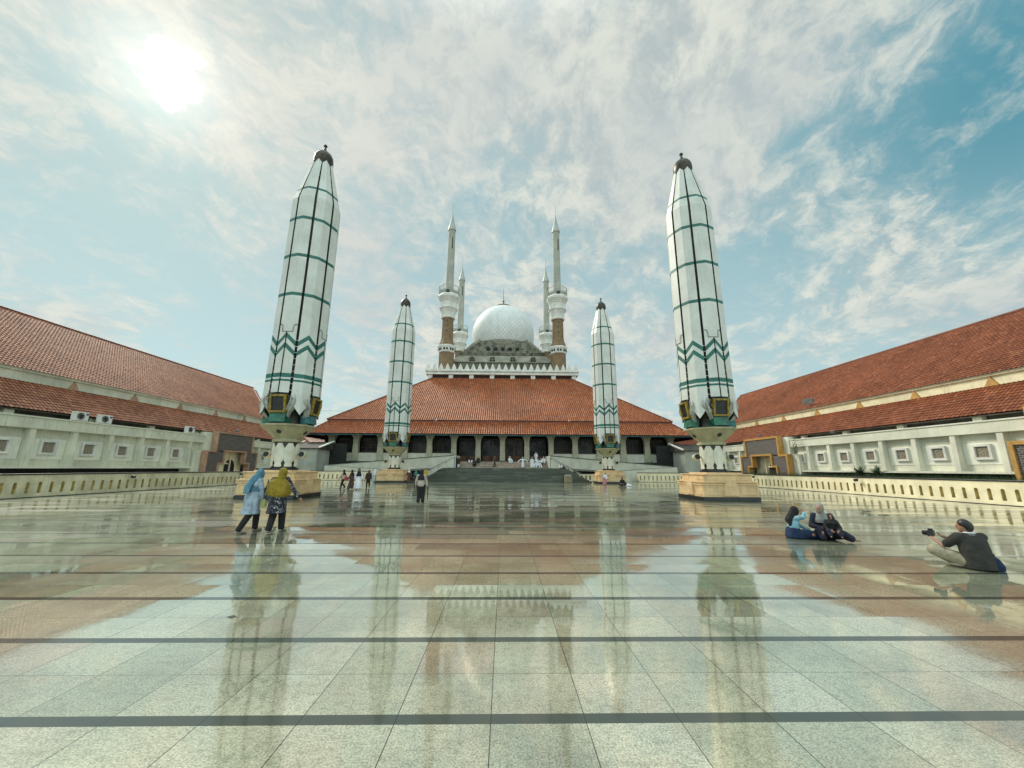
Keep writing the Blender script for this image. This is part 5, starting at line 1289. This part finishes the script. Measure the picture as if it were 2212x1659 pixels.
def dress_sit(J, r, tp, bt, vx, wide=1.):
    k = J['k']; trousers(J, r, K[bt], vx, 1.15*wide); b = MB(); p, c, nk = J['pelvis'], J['chest'], J['neck']
    b.loft([(p.x, p.y, p.z-.06*k, .17*k, .14*k), (p.x, p.y, p.z+.1*k, .165*k, .135*k), (c.x, c.y, c.z, .175*k, .125*k), ((c.x+nk.x)/2, (c.y+nk.y)/2, (c.z+nk.z)/2+.02*k, .16*k, .10*k), (nk.x, nk.y, nk.z, .06*k, .06*k)], 26, .02, 5)
    b.caps(J['Ls'], J['Rs'], .062*k, .062*k, 10); return b
r = P('person in black sitting on the floor at the right corner of the far right pedestal', 11.65, 38.7, 0, 200, GR); J = ground_sit(r, 1.5, 0, 0, 0); body(J, r, .018); b = dress_sit(J, r, 'black', 'black', V1); sleeves(b, J, 1.1); b.blob('top', K['black'], r, V1, 3); scarf(J, r, K['black'], .018, .25)
bg_ = thing('bag', 'small white bag on the floor beside the person in black near the far right pedestal', 'bag', (12.1, 38.0, 0))
b = MB(); b.loft([(0, 0, 0.01, .26, .14), (0, 0, .14, .24, .13), (0, 0, .22, .12, .06)], 18, .05, 3); b.blob('pouch', K['white'], bg_, .018, 2); b = MB(); b.tube([(-.1, 0, .2), (0, 0, .32), (.1, 0, .2)], .012, 5); b.build('handle', K['red'], bg_)

# right foreground ---------------------------------------------------------
VX = .011
# girl in blue, side-saddle, arm raised to her brow
r = P('girl in light blue top and deep blue skirt sitting with her hand raised', 7.13, 9.85, 0, 100)
J = ground_sit(r, 1.42, 0, 0, 0); k = J['k']
J['pelvis'] = V3(0, 0, .12); J['chest'] = V3(0, .04, .38); J['neck'] = V3(0, .07, .52); J['head'] = V3(0, .10, .625); J['face'] = V3(-.1, 1, 0)
J['Rs'] = V3(.13, .06, .47); J['Re'] = V3(.20, .16, .50); J['Rw'] = V3(.13, .24, .60); J['Rh'] = V3(.06, .26, .65)
J['Ls'] = V3(-.13, .06, .47); J['Le'] = V3(-.2, .2, .3); J['Lw'] = V3(-.1, .42, .16); J['Lh'] = V3(-.07, .53, .11)
J['Rk'] = V3(.16, .34, .10); J['Ra'] = V3(.05, .62, .06); J['Rt'] = V3(.06, .72, .04); J['Lk'] = V3(-.12, .36, .12); J['La'] = V3(-.05, .60, .07); J['Lt'] = V3(-.05, .70, .04)
body(J, r, VX)
b = MB(); b.loft([(0, .08, .012, .22, .26), (0, .05, .10, .21, .22), (0, .0, .20, .17, .15), (0, .0, .27, .14, .11)], 28, .04, 5)
b.caps((.12, .1, .1), (.10, .42, .09), .11, .085, 12); b.caps((-.08, .1, .1), (-.06, .42, .09), .11, .085, 12); b.caps((0.02, .35, .08), (0.0, .60, .06), .10, .06, 12); b.blob('skirt', K['dblue'], r, VX, 3)
b = MB(); b.loft([(0, 0, .22, .155, .13), (0, .04, .38, .15, .11), (0, .06, .47, .14, .09), (0, .07, .52, .06, .06)], 24, .02, 5); b.caps(J['Ls'], J['Rs'], .055, .055, 10); sleeves(b, J, 1.0, .9); b.blob('top', K['lblue'], r, VX, 3)
b = MB(); b.ell((0, .085, .635), .088, .10, .115); b.caps((0, .05, .60), (0, -.05, .42), .085, .10, 12); b.caps((.02, -.06, .42), (.06, -.06, .30), .09, .05, 12); b.blob('headscarf', K['black'], r, VX, 3)
# mother with child
r = P('mother in navy dress and grey headscarf sitting barefoot with a child in her lap', 7.80, 9.75, 0, 208)
J = ground_sit(r, 1.52, 0, 0, 0)
J['pelvis'] = V3(0, 0, .12); J['chest'] = V3(0, .03, .42); J['neck'] = V3(.01, .06, .58); J['head'] = V3(.03, .10, .70); J['face'] = V3(.25, 1, -.45)
J['Rs'] = V3(.16, .05, .53); J['Re'] = V3(.24, .10, .30); J['Rw'] = V3(.10, .28, .27); J['Rh'] = V3(0., .36, .27); J['Ls'] = V3(-.16, .05, .53); J['Le'] = V3(-.25, .12, .30); J['Lw'] = V3(-.14, .30, .24); J['Lh'] = V3(-.05, .38, .24)
J['Rhip'] = V3(.09, .04, .11); J['Rk'] = V3(.12, .34, .20); J['Ra'] = V3(.10, .42, .07); J['Rt'] = V3(.10, .47, .20)
J['Lk'] = V3(-.33, .26, .14); J['La'] = V3(-.42, .40, .07); J['Lt'] = V3(-.56, .42, .06)
body(J, r, VX); b = dress_sit(J, r, 'navy', 'navy', VX, 1.1); sleeves(b, J, 1.15, .92); b.blob('dress', K['navy'], r, VX, 3); scarf(J, r, K['grey'], VX, .22, 0, .86)
r = P('small child in black hood and black clothes sitting in the lap of the mother', 7.77, 9.46, .10, 205)
J = ground_sit(r, .95, 0, 0, 0); k = J['k']; J['face'] = V3(.1, 1, -.1)
for n, s in (('L', -1), ('R', 1)): J[n+'k'] = V3(s*.12, .22, .14); J[n+'a'] = V3(s*.10, .26, .04); J[n+'t'] = V3(s*.10, .32, .02)
body(J, r, .009); b = dress_sit(J, r, 'black', 'navy', .01); sleeves(b, J, 1.1, .8); b.blob('top', K['black'], r, .01, 3); scarf(J, r, K['black'], .009, .14)
# man photographing
r = P('man in dark polo shirt and khaki trousers sitting cross-legged and taking a photo', 8.02, 6.80, 0, 14)
J = ground_sit(r, 1.66, 0, 0, 0)
J['pelvis'] = V3(0, 0, .12); J['chest'] = V3(0, .03, .42); J['neck'] = V3(-.02, .05, .60); J['head'] = V3(-.05, .08, .735); J['face'] = V3(-.8, .75, -.1)
J['Ls'] = V3(-.19, .05, .55); J['Le'] = V3(-.34, .20, .36); J['Lw'] = V3(-.36, .40, .46); J['Lh'] = V3(-.33, .49, .52)
J['Rs'] = V3(.18, .08, .55); J['Re'] = V3(.14, .33, .42); J['Rw'] = V3(-.10, .42, .47); J['Rh'] = V3(-.20, .49, .52)
J['Lk'] = V3(-.46, .28, .27); J['La'] = V3(-.12, .50, .08); J['Lt'] = V3(.0, .56, .06); J['Rk'] = V3(.33, .40, .18); J['Ra'] = V3(-.06, .42, .07); J['Rt'] = V3(-.20, .38, .06)
body(J, r, VX); b = dress_sit(J, r, 'dark', 'olive', VX, 1.0)
b.loft([(0, -.02, .02, .215, .17), (0, -.01, .14, .215, .165), (0, .02, .34, .225, .15), (0, .04, .50, .215, .13), (0, .05, .57, .17, .10), (-.02, .05, .62, .06, .06)], 28, .03, 5)
for n in 'LR': b.caps(J[n+'s'], J[n+'s'].lerp(J[n+'e'], .75), .082, .075, 12)
b.blob('polo_shirt', K['dark'], r, VX, 3)
b = MB(); b.lathe([(.595, .080), (.625, .082), (.64, .074)], 20, (-.02, .045)); b.build('collar', K['white'], r, smooth=True)
b = MB(); b.lathe([(.604, .085), (.622, .087), (.623, .082)], 20, (-.02, .045)); b.build('collar_edge', K['dark'], r, smooth=True)
b = MB(); b.ell((-.045, .065, .775), .088, .098, .092); b.ell((-.012, .045, .735), .080, .078, .105); b.blob('hair', K['hair'], r, VX, 2)
r.scale = (.93, .93, .93)
cm = thing('camera', 'black camera held up by the seated man', 'camera', (7.85, 7.31, .50), R(30))
b = MB(); b.box(-.085, .085, -.035, .035, -.05, .055); b.box(-.035, .035, -.03, .03, .055, .085); b.build('camera_body', BLACK, cm, bevel=.008)
b = MB(); b.lathe([(0, .04), (.08, .04), (.085, .03)], 16); q = b.build('lens', K['black'], cm); q.rotation_euler = (R(-90), 0, 0); q.location = (0, .03, 0)
bg_ = thing('backpack', 'dark blue bag on the floor behind the sitting man', 'bag', (8.20, 6.72, 0)); bg_.scale = (.8, .8, .8)
b = MB(); b.loft([(0.02, 0, .008, .12, .10), (.02, 0, .10, .13, .11), (-.01, .01, .24, .09, .08), (-.04, .02, .30, .04, .04)], 20, .04, 4); b.blob('pouch', K['dblue'], bg_, .01, 2); b = MB(); b.tube([(-.04, 0, .28), (-.02, -.03, .33), (.02, 0, .27)], .008, 5); b.build('strap', K['black'], bg_)
# small litter on the wet floor
for i, (x, y, L) in enumerate(((-3.05, 4.75, 'small dark leaf on the wet floor left of the middle'), (-9.6, 12.6, 'crumpled white scrap on the wet floor at the left'))):
    b = MB(); b.add([(0, 0, .004), (.07, .02, .012), (.13, .0, .005), (.06, -.025, .008)], [(0, 1, 2, 3)], 0)
    tag(b.build('litter', K['sole'] if i == 0 else K['white'], loc=(x, y, 0.0)), L, 'litter')

# ------------------------------------------------------------------ render settings
sc.view_settings.view_transform = 'Standard'; sc.view_settings.look = 'None'; sc.view_settings.exposure = 0; sc.view_settings.gamma = 1
sc.render.engine = 'CYCLES'; sc.cycles.max_bounces = 6
